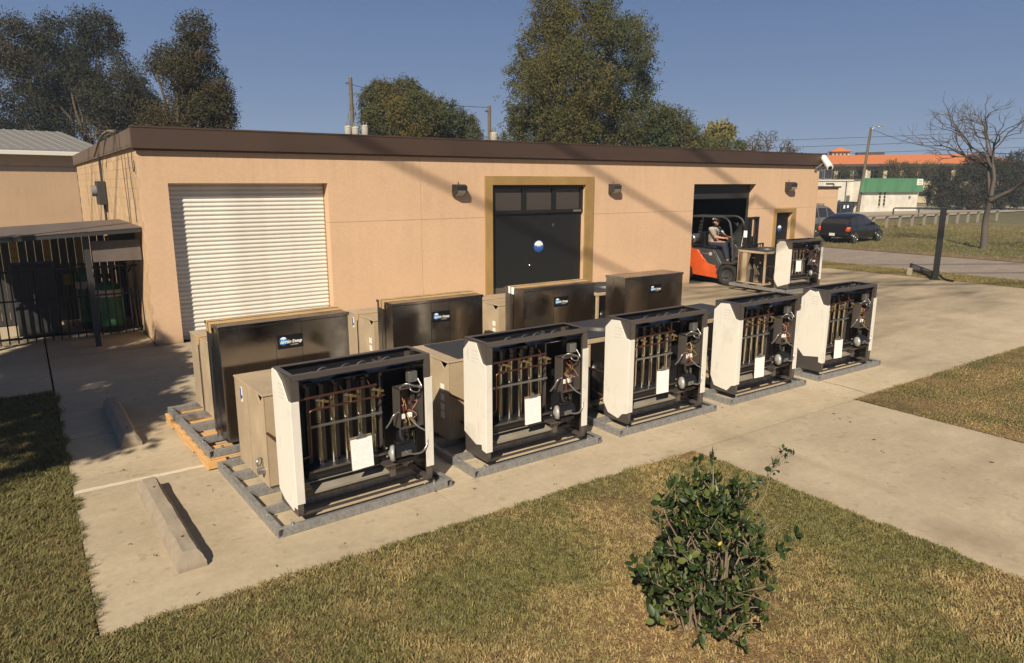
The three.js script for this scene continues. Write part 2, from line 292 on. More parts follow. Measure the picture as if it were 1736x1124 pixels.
function grassPatch(label, inside, x0, x1, z0, z1, n, h, seed, tintAt) {
  const r = rng(seed), list = [];
  for (let i = 0; i < n; i++) { const x = x0 + r() * (x1 - x0), z = z0 + r() * (z1 - z0); if (!inside(x, z, r())) continue; list.push([x, z]); }
  const o = new THREE.InstancedMesh(bladeTuft(5, h, 0.05, seed), leafMat(), list.length); o.name = numbered('grass'); o.castShadow = o.receiveShadow = true;
  list.forEach(([x, z], i) => {
    E4.set((r() - 0.5) * 0.5, r() * 6.283, (r() - 0.5) * 0.5); Q4.setFromEuler(E4); const s = (0.55 + 0.7 * r()) * (0.75 + 0.5 * wfbm(x, z, 777, 1.3, 3)); S4.set(s, s, s);
    M4.compose(V(x, -0.008, z), Q4, S4); o.setMatrixAt(i, M4);
    const d = tintAt(x, z), q = Math.min(1, Math.max(0, d + (r() - 0.5) * 0.75)), b = 0.75 + 0.5 * r();
    C4.setRGB((0.125 + 0.185 * q) * b, (0.118 + 0.108 * q) * b, (0.034 + 0.06 * q) * b); o.setColorAt(i, C4);
  });
  scene.add(o); tag(o, label, 'grass', null, 'stuff'); return o;
}
grassPatch('patchy green and straw coloured lawn around the leafy bush', (x, z, q) => (z > 9.655 + 0.05 * (wn(x, 0, 5, 7) - 0.55) && x < 4.35 + 0.06 * (wn(0, z, 6, 6) - 0.45)) && q > (Math.hypot((x - 1.76) / 1.25, z - 12.05) < 0.35 + 0.5 * wn(x, z, 55, 2.5) ? 0.72 : 0) && q > 0.6 * dryness(x, z) * (x > 3.7 && z < 10.1 ? 1.6 : 1), -1.86, 4.42, 9.60, 14.6, 150000, 0.029, 11, dryness);
grassPatch('taller weedy tufts of dark grass scattered through the front lawn', (x, z, q) => q < 0.5 && wfbm(x, z, 881, 2.2, 3) > 0.52, -1.8, 4.3, 9.68, 14.4, 2600, 0.075, 21, (x, z) => 0.25 * dryness(x, z) - 0.1);
grassPatch('small triangle of lawn at the right edge past the drive', (x, z, q) => q > 0.5 * dryness(x, z), 7.83, 16, 9.645, 14, 90000, 0.030, 12, (x, z) => dryness(x, z) * 0.8);
grassPatch('strip of longer green grass beside the parking slab at the left edge', (x, z) => x < -1.77 + 0.03 * Math.sin(z * 9), -5, -1.72, 2.5, 11, 50000, 0.06, 13, (x, z) => dryness(x, z) * 0.25 - 0.05);
grassPatch('narrow grass verge between the concrete lot and the road', () => true, 22.7, 24.65, -12, 14, 30000, 0.075, 14, (x, z) => 0.15 + 0.5 * wfbm(x, z, 71, 0.8, 3));
grassPatch('mown grass field around the parked black car, across the road', (x, z, q) => q > (x < 32.5 ? 0.7 : 0.1), 31.1, 56, -22, 14, 60000, 0.11, 15, (x, z) => 0.1 + 0.7 * Math.max(0, farTint(x, z)[0] - 0.75));

// ---------------------------------------------------------------- the tan building
const hall = thing('warehouse_building', 'long tan stucco building with dark brown roof band behind the machines', 'building');
{
  const top = 3.82, D = 0.25, P = (pts, bev = 0) => mesh('wall_panel', slab(pts, D, -D, 0), M.stucco, hall);
  const rect = (x0, x1, y0, y1) => [[x0, y0], [x1, y0], [x1, y1], [x0, y1]];
  const j = 0.003;
  P([[0, 0], [0.474, 0], [0.474, 3.105], [3.605, 3.105], [3.605, 2.27 + j], [5.835 - j, 2.27 + j], [5.835 - j, top], [0, top]]);
  P(rect(3.605, 5.835 - j, 0, 2.27 - j));
  P([[5.835 + j, 2.27 + j], [7.81, 2.27 + j], [7.81, 3.06], [10.85, 3.06], [10.85, 2.27 + j], [13.2 - j, 2.27 + j], [13.2 - j, top], [5.835 + j, top]]);
  P(rect(5.835 + j, 7.81, 0, 2.27 - j)); P(rect(10.85, 13.2 - j, 0, 2.27 - j));
  P([[13.2 + j, 2.27 + j], [15.26, 2.27 + j], [15.26, 3.08], [18.305, 3.08], [18.305, 2.27 + j], [21.87, 2.27 + j], [21.87, top], [13.2 + j, top]]);
  P(rect(13.2 + j, 15.26, 0, 2.27 - j));
  P([[18.305, 0], [19.49, 0], [19.49, 2.11], [20.40, 2.11], [20.40, 0], [21.87, 0], [21.87, 2.27 - j], [18.305, 2.27 - j]]);
  // shell behind
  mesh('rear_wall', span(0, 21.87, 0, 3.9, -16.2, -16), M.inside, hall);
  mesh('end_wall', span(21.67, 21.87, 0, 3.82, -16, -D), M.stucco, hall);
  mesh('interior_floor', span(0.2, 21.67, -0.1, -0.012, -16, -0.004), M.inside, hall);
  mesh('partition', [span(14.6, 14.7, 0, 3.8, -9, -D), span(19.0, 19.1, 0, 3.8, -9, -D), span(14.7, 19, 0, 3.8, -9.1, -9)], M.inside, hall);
  // painted block side wall
  const side = sub('side_wall', hall), r = rng(9);
  mesh('mortar_bed', span(0.006, 0.2, 0, 3.78, -16, -D), M.mortar, side);
  const tones = [0.94, 1, 1.05].map(k => { const m = M.block.clone(); m.color.multiplyScalar(k); return m; });
  const bg = [0, 1, 2].map(i => metreReady(box(0.2, 0.1975, 0.3965, 0.1, 0, 0, 0.003), i));
  function metreReady(g, i) { if (g.index) g = g.toNonIndexed(); metreUV(g); const uv = g.attributes.uv; for (let k = 0; k < uv.count; k++) uv.setXY(k, uv.getX(k) + i * 1.37, uv.getY(k) + i * 0.71); return g; }
  const rest = []; let count = 0;
  for (let c = 0; c < 19; c++) for (let k = 0; k < 40; k++) {
    const z = -0.199 - k * 0.4 - (c % 2 ? 0 : 0.2) - 0.001, y = 0.1 + c * 0.2, i = Math.floor(r() * 3);
    if (z < -15.8 || z > -0.2 - 0.001 && c % 2 === 0) continue;
    if (k < 15) { const m = new THREE.Mesh(bg[i], tones[Math.floor(r() * 3)]); m.name = 'block'; m.position.set(-0.001 * r(), y, z - 0.001); m.castShadow = m.receiveShadow = true; side.add(m); count++; }
    else rest.push(bg[i].clone().translate(-0.001 * r(), y, z - 0.001));
  }
  const rm = new THREE.Mesh(mergeGeometries(rest), M.block); rm.name = 'block'; rm.castShadow = rm.receiveShadow = true; side.add(rm); tag(rm, null, null, null, 'stuff');
  // roof band: front fascia, side trim and flat roof
  mesh('fascia', [span(-0.08, 22.02, 3.73, 4.12, 0.006, 0.12, 0.008), span(-0.085, 22.03, 4.10, 4.135, 0.0, 0.13, 0.006), span(-0.06, 22.0, 3.70, 3.735, 0.01, 0.075)], M.fascia, hall);
  mesh('roof_trim', [span(-0.075, -0.012, 3.80, 4.10, -16.2, -0.002, 0.006), span(-0.07, -0.014, 3.76, 3.805, -16.2, 0)], mat(0.17, 0.12, 0.085, { roughness: 0.7, map: rescale(tBlot, 1.5) }), hall);
  mesh('roof', [span(-0.01, 22.0, 3.82, 3.98, -16.2, 0.004)], M.roof, hall);
  // first bay: white roll-up door
  const door = sub('roll_up_door', hall), prof = [[0, 0], [0.006, 0.004], [0.006, 0.016], [0.022, 0.028], [0.027, 0.045], [0.022, 0.066], [0.006, 0.078], [0.006, 0.086], [0, 0.086]];
  const sl = join(sideSlab(prof, 0.50, 3.58)), slatM = [0.96, 1, 1.03].map(k => { const m = M.slat.clone(); m.color.multiplyScalar(k); return m; }); 
  for (let i = 0; i < 37; i++) { const m = new THREE.Mesh(sl, slatM[Math.floor(r() * 3)]); m.name = 'slat'; m.position.set(0, 0.05 + i * 0.086, -0.262 + 0.0025 * Math.sin(i * 2.1)); m.castShadow = m.receiveShadow = true; door.add(m); }
  mesh('bottom_bar', span(0.5, 3.58, 0, 0.055, -0.27, -0.225, 0.005), M.alu, door);
  mesh('guide_rail', span(0.475, 0.51, 0, 3.2, -0.29, -0.252), M.alu, door); mesh('guide_rail', span(3.57, 3.604, 0, 3.2, -0.29, -0.252), M.alu, door);
  // middle opening: ochre surround, black doors under three panes
  mesh('door_surround', slab([[7.605, 0], [7.81, 0], [7.81, 3.065], [10.85, 3.065], [10.85, 0], [11.14, 0], [11.14, 3.28], [7.605, 3.28]], 0.055, -0.004, 0.003), M.ochre, hall);
  const tr = sub('transom_window', hall);
  mesh('frame', [span(7.811, 10.849, 2.97, 3.06, -0.16, -0.07, 0.006), span(7.811, 7.93, 2.42, 2.97, -0.16, -0.07), span(10.75, 10.849, 2.42, 2.97, -0.16, -0.07), span(8.80, 8.92, 2.42, 2.97, -0.158, -0.072), span(9.78, 9.90, 2.42, 2.97, -0.158, -0.072), span(7.811, 10.849, 2.33, 2.42, -0.17, -0.06, 0.006)], M.black, tr);
  for (const [a, b] of [[7.93, 8.80], [8.92, 9.78], [9.90, 10.75]]) mesh('pane', span(a, b, 2.42, 2.97, -0.125, -0.115), mat(0.055, 0.047, 0.043, { roughness: 0.12 }), tr);
  const dd = sub('double_door', hall);
  for (const [a, b] of [[7.83, 9.329], [9.331, 10.83]]) mesh('door_leaf', [span(a, b, 0.02, 2.325, -0.16, -0.115, 0.006)], M.black, dd);
  mesh('kick_plate', span(7.85, 10.81, 0.03, 0.44, -0.112, -0.106), mat(0.09, 0.075, 0.062, { roughness: 0.5 }), dd);
  mesh('knob', [place(new THREE.SphereGeometry(0.032, 12, 8), 9.03, 0.98, -0.06), rod(V(9.03, 0.98, -0.11), V(9.03, 0.98, -0.06), 0.015)], M.chrome, dd);
  mesh('lock', [place(new THREE.CylinderGeometry(0.02, 0.02, 0.03, 12).rotateX(Math.PI / 2), 9.84, 2.02, -0.105), span(9.83, 9.85, 1.97, 2.05, -0.112, -0.09)], M.chrome, dd);
  mesh('closer', span(10.5, 10.78, 2.35, 2.40, -0.06, -0.045), M.alu, dd);
  // third bay: open, with the curtain rolled up inside
  mesh('door_hood', [span(15.2, 18.36, 2.62, 3.5, -0.75, -0.255, 0.01), span(15.2, 18.36, 2.60, 2.625, -0.76, -0.30)], mat(0.022, 0.022, 0.024, { roughness: 0.6 }), hall);
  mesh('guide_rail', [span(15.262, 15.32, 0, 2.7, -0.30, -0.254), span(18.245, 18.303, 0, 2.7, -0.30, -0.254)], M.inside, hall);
  // small door at the right end
  mesh('door_surround', slab([[19.37, 0], [19.49, 0], [19.49, 2.115], [20.40, 2.115], [20.40, 0], [20.60, 0], [20.60, 2.25], [19.37, 2.25]], 0.055, -0.004, 0.003), M.ochre, hall);
  const sd = sub('door', hall);
  mesh('door_leaf', span(19.50, 20.39, 0.02, 2.105, -0.16, -0.115, 0.005), M.black, sd);
  mesh('handle', [rod(V(19.60, 1.0, -0.1), V(19.72, 1.0, -0.1), 0.012), rod(V(19.60, 1.0, -0.118), V(19.60, 1.0, -0.09), 0.03)], M.chrome, sd);
  // round emblem with a white snow cap, on both black doors
  const cv = document.createElement('canvas'); cv.width = cv.height = 256; const c = cv.getContext('2d');
  c.fillStyle = '#1f4f9f'; c.beginPath(); c.arc(128, 128, 127, 0, 7); c.fill();
  const gr = c.createLinearGradient(0, 0, 0, 256); gr.addColorStop(0, '#4f88c8'); gr.addColorStop(1, '#173f86'); c.fillStyle = gr; c.beginPath(); c.arc(128, 128, 127, 0, 7); c.fill();
  c.fillStyle = '#f4f2ee'; c.beginPath(); c.arc(128, 128, 118, Math.PI * 1.10, Math.PI * 1.90);
  for (const [x, y] of [[222, 118], [208, 92], [196, 128], [178, 88], [164, 150], [150, 100], [136, 138], [118, 96], [104, 156], [90, 92], [74, 124], [58, 90], [38, 116]]) c.lineTo(x, y);
  c.closePath(); c.fill();
  const te = new THREE.CanvasTexture(cv); te.colorSpace = THREE.SRGBColorSpace;
  const disc = (r0, x, y, z, par) => { const g = new THREE.CylinderGeometry(r0, r0, 0.004, 40).rotateX(Math.PI / 2).translate(x, y, z), p = g.attributes.position, uv = g.attributes.uv; for (let i = 0; i < p.count; i++) uv.setXY(i, 0.5 + (p.getX(i) - x) / r0 / 2, 0.5 + (p.getY(i) - y) / r0 / 2); mesh('emblem', g, mat(1, 1, 1, { map: te, roughness: 0.5 }), par, true); };
  disc(0.158, 9.37, 1.46, -0.111, dd); disc(0.115, 19.92, 1.56, -0.111, sd);
}
// wall lights: dark hooded wall packs
function wallLight(label, x, y, k = 1) {
  const t = thing('wall_light', label, 'wall light', [x, y, 0], 0, 'wall lights on the tan building');
  mesh('housing', [sideSlab([[0.003, -0.12], [0.05, -0.13], [0.21, -0.03], [0.22, 0.10], [0.14, 0.14], [0.003, 0.14]].map(p => [p[0] * k, p[1] * k]), -0.15 * k, 0.15 * k, 0.008)], mat(0.035, 0.03, 0.03, { roughness: 0.5 }), t);
  mesh('lens', sideSlab([[0.06, -0.135], [0.215, -0.045], [0.222, 0.0], [0.07, -0.1]].map(p => [p[0] * k, p[1] * k]), -0.11 * k, 0.11 * k), mat(0.28, 0.27, 0.25, { roughness: 0.2 }), t);
  mesh('conduit', rod(V(0, 0.14 * k, 0.03), V(0, 0.22 * k, 0.03), 0.012), M.alu, t);
}
wallLight('dark wall light left of the black double doors', 6.83, 2.93);
wallLight('dark wall light between the double doors and the open bay', 11.86, 2.94);
wallLight('dark wall light above the small black door at the far end', 20.06, 2.98, 1.15);
{ // white camera on the far corner
  const t = thing('security_camera', 'white tubular security camera on the far roof corner', 'camera', [21.55, 3.62, 0.02]);
  const d = V(-0.45, -0.42, 0.62).normalize(), a = V(0.30, 0.36, 0.1), b = a.clone().addScaledVector(d, 0.62);
  mesh('body', [rod(a, b, 0.10, 0.10, 20), rod(a.clone().addScaledVector(d, -0.03), a, 0.08, 0.10, 20)], M.white, t);
  mesh('sunshade', rod(a.clone().add(V(0, 0.018, 0)), b.clone().addScaledVector(d, 0.12).add(V(0, 0.018, 0)), 0.108, 0.108, 20), M.white, t);
  mesh('lens', rod(b, b.clone().addScaledVector(d, 0.125), 0.07, 0.07, 16), M.blackPaint, t);
  mesh('bracket', [rod(V(0.05, 0, 0), V(0.18, 0.2, 0.22), 0.022), span(-0.02, 0.12, -0.1, 0.1, -0.018, 0.02)], M.alu, t);
}
// leader wire and dead twig by the corner of the side wall
{
  const o = mesh('cable', [tube([[-0.02, 3.70, -1.1], [-0.03, 3.2, -0.95], [-0.025, 2.7, -0.8], [-0.03, 2.35, -0.75]], 0.008, 24, 5), tube([[-0.02, 3.70, -0.55], [-0.03, 3.5, -0.5], [-0.03, 3.33, -0.42], [-0.03, 3.36, -0.28], [-0.03, 3.52, -0.24]], 0.009, 24, 5)], M.strap); tag(o, 'black cable hanging down the sunny block side wall', 'cable');
  const k = thing('dead_branch', 'bare dead branch lying over the side roof edge', 'branch', [-0.05, 4.1, -3.6]);
  const r = rng(31), gs = [tube([[0, 0.02, 1.4], [-0.05, 0.12, 0.4], [-0.12, 0.02, -0.8], [-0.2, -0.35, -1.8]], 0.03, 20, 6)];
  for (let i = 0; i < 9; i++) { const z = -1.2 + i * 0.3, s = r() > 0.5 ? 1 : -1; gs.push(tube([[-0.08, 0.03, z], [-0.1 + s * 0.10, 0.05 + 0.08 * r(), z + 0.25 * (r() - 0.3)], [-0.1 + s * 0.25, 0.02 + 0.16 * (r() - 0.6), z + 0.6 * (r() - 0.3)]], 0.008, 10, 5)); }
  mesh('twig', gs, mat(0.16, 0.13, 0.10, { roughness: 0.9 }), k);
  const p = thing('electric_meter', 'dark electric meter box with conduit on the block side wall', 'meter box', [-0.012, 2.86, -6.4]);
  mesh('conduit', [rod(V(-0.05, -2.8, 0), V(-0.05, 1.0, 0), 0.03)], M.charcoal, p);
  mesh('box', span(-0.2, 0.002, -0.30, 0.30, -0.28, 0.28, 0.02), M.charcoal, p);
  mesh('meter', place(new THREE.CylinderGeometry(0.14, 0.14, 0.12, 20).rotateZ(Math.PI / 2), -0.25, 0.05, 0), mat(0.2, 0.2, 0.2, { roughness: 0.2 }), p);
}

// ---------------------------------------------------------------- ice machines
function scribble(seed) { // faint marker writing on the foam sheet
  const cv = document.createElement('canvas'); cv.width = 256; cv.height = 192; const c = cv.getContext('2d'), r = rng(seed);
  c.fillStyle = '#000'; c.fillRect(0, 0, 256, 192); c.strokeStyle = '#8a8a8a'; c.lineWidth = 2.6; c.lineCap = 'round';
  for (let row = 0; row < 4; row++) { let x = 22 + 20 * r(); const y = 28 + row * 44; while (x < 215 - 18 * row * r()) { const w = 10 + 10 * r(); c.beginPath(); c.moveTo(x, y + 8 * (r() - 0.5)); c.bezierCurveTo(x + w * 0.2, y - 22 * r(), x + w * 0.6, y + 20 * r(), x + w, y + 8 * (r() - 0.5)); c.stroke(); x += w + (r() > 0.75 ? 14 : 3); } }
  const t = new THREE.CanvasTexture(cv); return mat(0.07, 0.07, 0.09, { alphaMap: t, transparent: true, roughness: 0.85 });
}
function quadYZ(x, z0, z1, y0, y1) { // facing -x, picture upright
  const g = new THREE.PlaneGeometry(1, 1); g.rotateY(-Math.PI / 2); g.scale(1, y1 - y0, Math.abs(z1 - z0)); return g.translate(x, (y0 + y1) / 2, (z0 + z1) / 2);
}
function makeSkid(t, w = 1.83) {
  const k = sub('skid', t), x0 = -0.24, x1 = x0 + w, z0 = -1.86, z1 = 0.12, h = 0.085;
  const chan = (a, b, c, d) => [span(a, b, h - 0.008, h, c, d), span(a, b, 0, 0.008, c, d)];
  mesh('side_rail', [...chan(x0, x0 + 0.05, z0, z1), span(x0, x0 + 0.008, 0.008, h - 0.008, z0, z1)], M.galv, k);
  mesh('side_rail', [...chan(x1 - 0.05, x1, z0, z1), span(x1 - 0.008, x1, 0.008, h - 0.008, z0, z1)], M.galv, k);
  mesh('front_rail', [span(x0 + 0.051, x1 - 0.051, 0.001, h - 0.001, z1 - 0.05, z1 - 0.002, 0.004)], M.galv, k);
  mesh('back_rail', [span(x0 + 0.051, x1 - 0.051, 0.001, h - 0.001, z0, z0 + 0.05, 0.004)], M.galv, k);
  for (const [z, d] of [[-1.45, 0.10], [-0.98, 0.07], [-0.90, 0.05], [-0.42, 0.045]]) mesh('cross_rail', [span(x0 + 0.051, x1 - 0.051, h - 0.012, h - 0.003, z, z + d), span(x0 + 0.051, x1 - 0.051, 0.004, h - 0.012, z + d - 0.008, z + d)], M.galv, k);
  mesh('bolt', [[x0 + 0.03, -0.25], [x1 - 0.03, -0.25], [x0 + 0.03, -1.7], [x0 + 0.15, 0.09], [x1 - 0.2, 0.09]].map(([x, z]) => place(new THREE.CylinderGeometry(0.014, 0.014, 0.03, 6), x, h + 0.012, z)), M.alu, k);
  return k;
}
function label(par, x, z0, z1, y0, y1, m = M.white) { mesh('sticker', span(x - 0.0015, x, y0, y1, z0, z1), m, par); }
// closed condensing box
function closedBox(t, x0, x1, z0, z1, y1, o = {}) {
  const k = sub('condenser_box', t), y0 = 0.088, zn = z1 - 0.24;
  mesh('panel', [sideSlab([[z0, y0], [z1, y0], [z1, y1 - 0.021], [z1 - 0.012, y1 - 0.021], [z1 - 0.10, y1 - 0.105], [zn + 0.03, y1 - 0.021], [z0, y1 - 0.021]], x0, x0 + 0.014, 0.002), span(x0 + 0.015, x1, y0, y1 - 0.021, z1 - 0.012, z1 - 0.001, 0.003), span(x0 + 0.015, x1, y0, y1 - 0.021, z0 + 0.001, z0 + 0.012, 0.003), span(x1 - 0.013, x1 - 0.001, y0, y1 - 0.021, z0 + 0.013, z1 - 0.013)], M.tan, k);
  mesh('core', span(x0 + 0.08, x1 - 0.02, y0, y1 - 0.022, z0 + 0.02, z1 - 0.02), M.inside, k);
  mesh('lid', [span(x0 - 0.008, x1 + 0.008, y1 - 0.02, y1, z0 - 0.008, z1 + 0.008, 0.005)], M.tan, k);
  if (o.fan) mesh('fan_deck', [span(x0 + 0.16, x1 - 0.06, y1 - 0.002, y1 + 0.012, z0 + 0.05, z1 - 0.05, 0.004)], M.charcoal, k);
  mesh('seam', [span(x0 - 0.001, x0 + 0.002, y0 + 0.02, y1 - 0.03, z0 + 0.44, z0 + 0.446)], M.tanDark, k);
  if (o.blue) { label(k, x0 - 0.001, z0 + 0.20, z0 + 0.27, y1 - 0.24, y1 - 0.08, M.white); label(k, x0 - 0.003, z0 + 0.20, z0 + 0.235, y1 - 0.225, y1 - 0.09, M.blue); label(k, x0 - 0.003, z0 + 0.20, z0 + 0.27, y1 - 0.20, y1 - 0.17, M.blue); }
  if (o.vents) for (const d of [0.30, 0.42, 0.54, 0.64]) label(k, x0 - 0.001, z1 - 0.19, z1 - 0.10, y1 - d - 0.085, y1 - d, M.white);
  if (o.spout) mesh('pipe_stub', [rod(V(x0 + 0.01, 0.24, z1 - 0.1), V(x0 - 0.07, 0.24, z1 - 0.1), 0.035), place(new THREE.TorusGeometry(0.04, 0.012, 6, 14), x0 - 0.04, 0.33, z1 - 0.12, 0, 0.6)], M.alu, k);
  return k;
}
// open condensing frame: coil, compressor and dark fan deck
function openCondenser(t, x0, x1, z0, z1, y1) {
  const k = sub('condensing_unit', t), y0 = 0.088;
  mesh('base_plate', span(x0, x1, y0, y0 + 0.03, z0, z1, 0.004), M.tan, k);
  mesh('fan_deck', [span(x0, x1, y1 - 0.012, y1 + 0.03, z0, z1, 0.006), place(new THREE.CylinderGeometry(0.3, 0.32, 0.05, 28), (x0 + x1) / 2, y1 + 0.05, (z0 + z1) / 2)], M.charcoal, k);
  mesh('deck_lip', [span(x0 - 0.012, x0, y1 - 0.05, y1 + 0.012, z0, z1 + 0.01, 0.004), span(x0, x1, y1 - 0.05, y1 + 0.012, z1, z1 + 0.012, 0.004), span(x0, x1, y1 - 0.05, y1 + 0.012, z0 - 0.012, z0, 0.004)], M.tan, k);
  for (const [x, z] of [[x0, z1 - 0.05], [x1 - 0.05, z1 - 0.05], [x1 - 0.05, z0 + 0.24]]) mesh('post', span(x, x + 0.05, y0 + 0.03, y1 - 0.05, z, z + 0.05, 0.004), M.tan, k);
  mesh('coil', [span(x0 + 0.02, x1 - 0.02, y0 + 0.03, y1 - 0.06, z0 + 0.02, z0 + 0.17)], M.coil, k);
  const bends = []; for (let i = 0; i < 15; i++) for (const zz of [0.05, 0.105]) bends.push(place(new THREE.TorusGeometry(0.023, 0.011, 5, 8, Math.PI).rotateZ(Math.PI / 2).rotateY(0), 0, 0, 0).rotateY(0).translate(x0 + 0.010, y0 + 0.08 + i * (y1 - y0 - 0.2) / 14, z0 + zz));
  mesh('copper_bends', bends, M.copper, k);
  mesh('coil_flange', [span(x0, x0 + 0.02, y0 + 0.03, y1 - 0.05, z0 + 0.17, z0 + 0.32), span(x0, x0 + 0.015, y0 + 0.03, y1 - 0.05, z0, z0 + 0.025)], M.tan, k);
  mesh('divider', [sideSlab([[z0 + 0.32, y0 + 0.03], [z0 + 0.40, y0 + 0.03], [z0 + 0.36, y1 - 0.4], [z0 + 0.45, y1 - 0.06], [z0 + 0.32, y1 - 0.06]], x0 + 0.01, x0 + 0.02), span(x0 + 0.3, x1 - 0.05, y0 + 0.03, y1 - 0.06, z0 + 0.33, z0 + 0.34)], M.tanDark, k);
  const cx = x0 + 0.32, cz = z1 - 0.24;
  mesh('compressor', [lathe([[0, 0], [0.12, 0], [0.14, 0.03], [0.14, 0.42], [0.11, 0.49], [0.05, 0.52], [0, 0.52]]).translate(cx, y0 + 0.05, cz), span(cx + 0.12, cx + 0.19, y0 + 0.25, y0 + 0.4, cz - 0.05, cz + 0.05, 0.01)], M.blackPaint, k);
  mesh('refrigerant_pipe', [pipe([[cx - 0.05, y0 + 0.5, cz], [cx - 0.05, y1 - 0.2, cz], [x0 + 0.08, y1 - 0.2, cz - 0.3], [x0 + 0.08, y1 - 0.2, z0 + 0.2]], 0.008, 6), pipe([[x0 + 0.06, y0 + 0.06, cz - 0.2], [x0 + 0.06, y0 + 0.06, cz + 0.2], [cx, y0 + 0.1, cz + 0.2]], 0.012, 6)], M.copper, k);
  mesh('receiver', rod(V(x0 + 0.10, y0 + 0.04, z1 - 0.52), V(x0 + 0.10, y0 + 0.42, z1 - 0.52), 0.05, 0.05, 16), M.blackPaint, k);
  mesh('valve', [box(0.05, 0.05, 0.05, x0 + 0.1, y1 - 0.32, cz, 0.008), box(0.04, 0.06, 0.04, x0 + 0.12, y0 + 0.5, cz - 0.1, 0.008), rod(V(x0 + 0.03, y0 + 0.03, z0 + 0.42), V(x0 + 0.03, y0 + 0.42, z0 + 0.42), 0.014)], M.alu, k);
  return k;
}
const tagPaper = (() => { const cv = document.createElement('canvas'); cv.width = 192; cv.height = 256; const c = cv.getContext('2d'), r = rng(8); c.fillStyle = '#f3efec'; c.fillRect(0, 0, 192, 256); c.strokeStyle = 'rgba(150,120,120,0.8)'; c.lineWidth = 1.4; for (let y = 22; y < 240; y += 13) { let x = 16; while (x < 170) { const w = 8 + 26 * r(); if (r() > 0.25) { c.beginPath(); c.moveTo(x, y); c.lineTo(Math.min(176, x + w), y + (r() - 0.5) * 4); c.stroke(); } x += w + 6; } } const t = new THREE.CanvasTexture(cv); t.colorSpace = THREE.SRGBColorSpace; return mat(1, 1, 1, { map: t, roughness: 0.75 }); })();

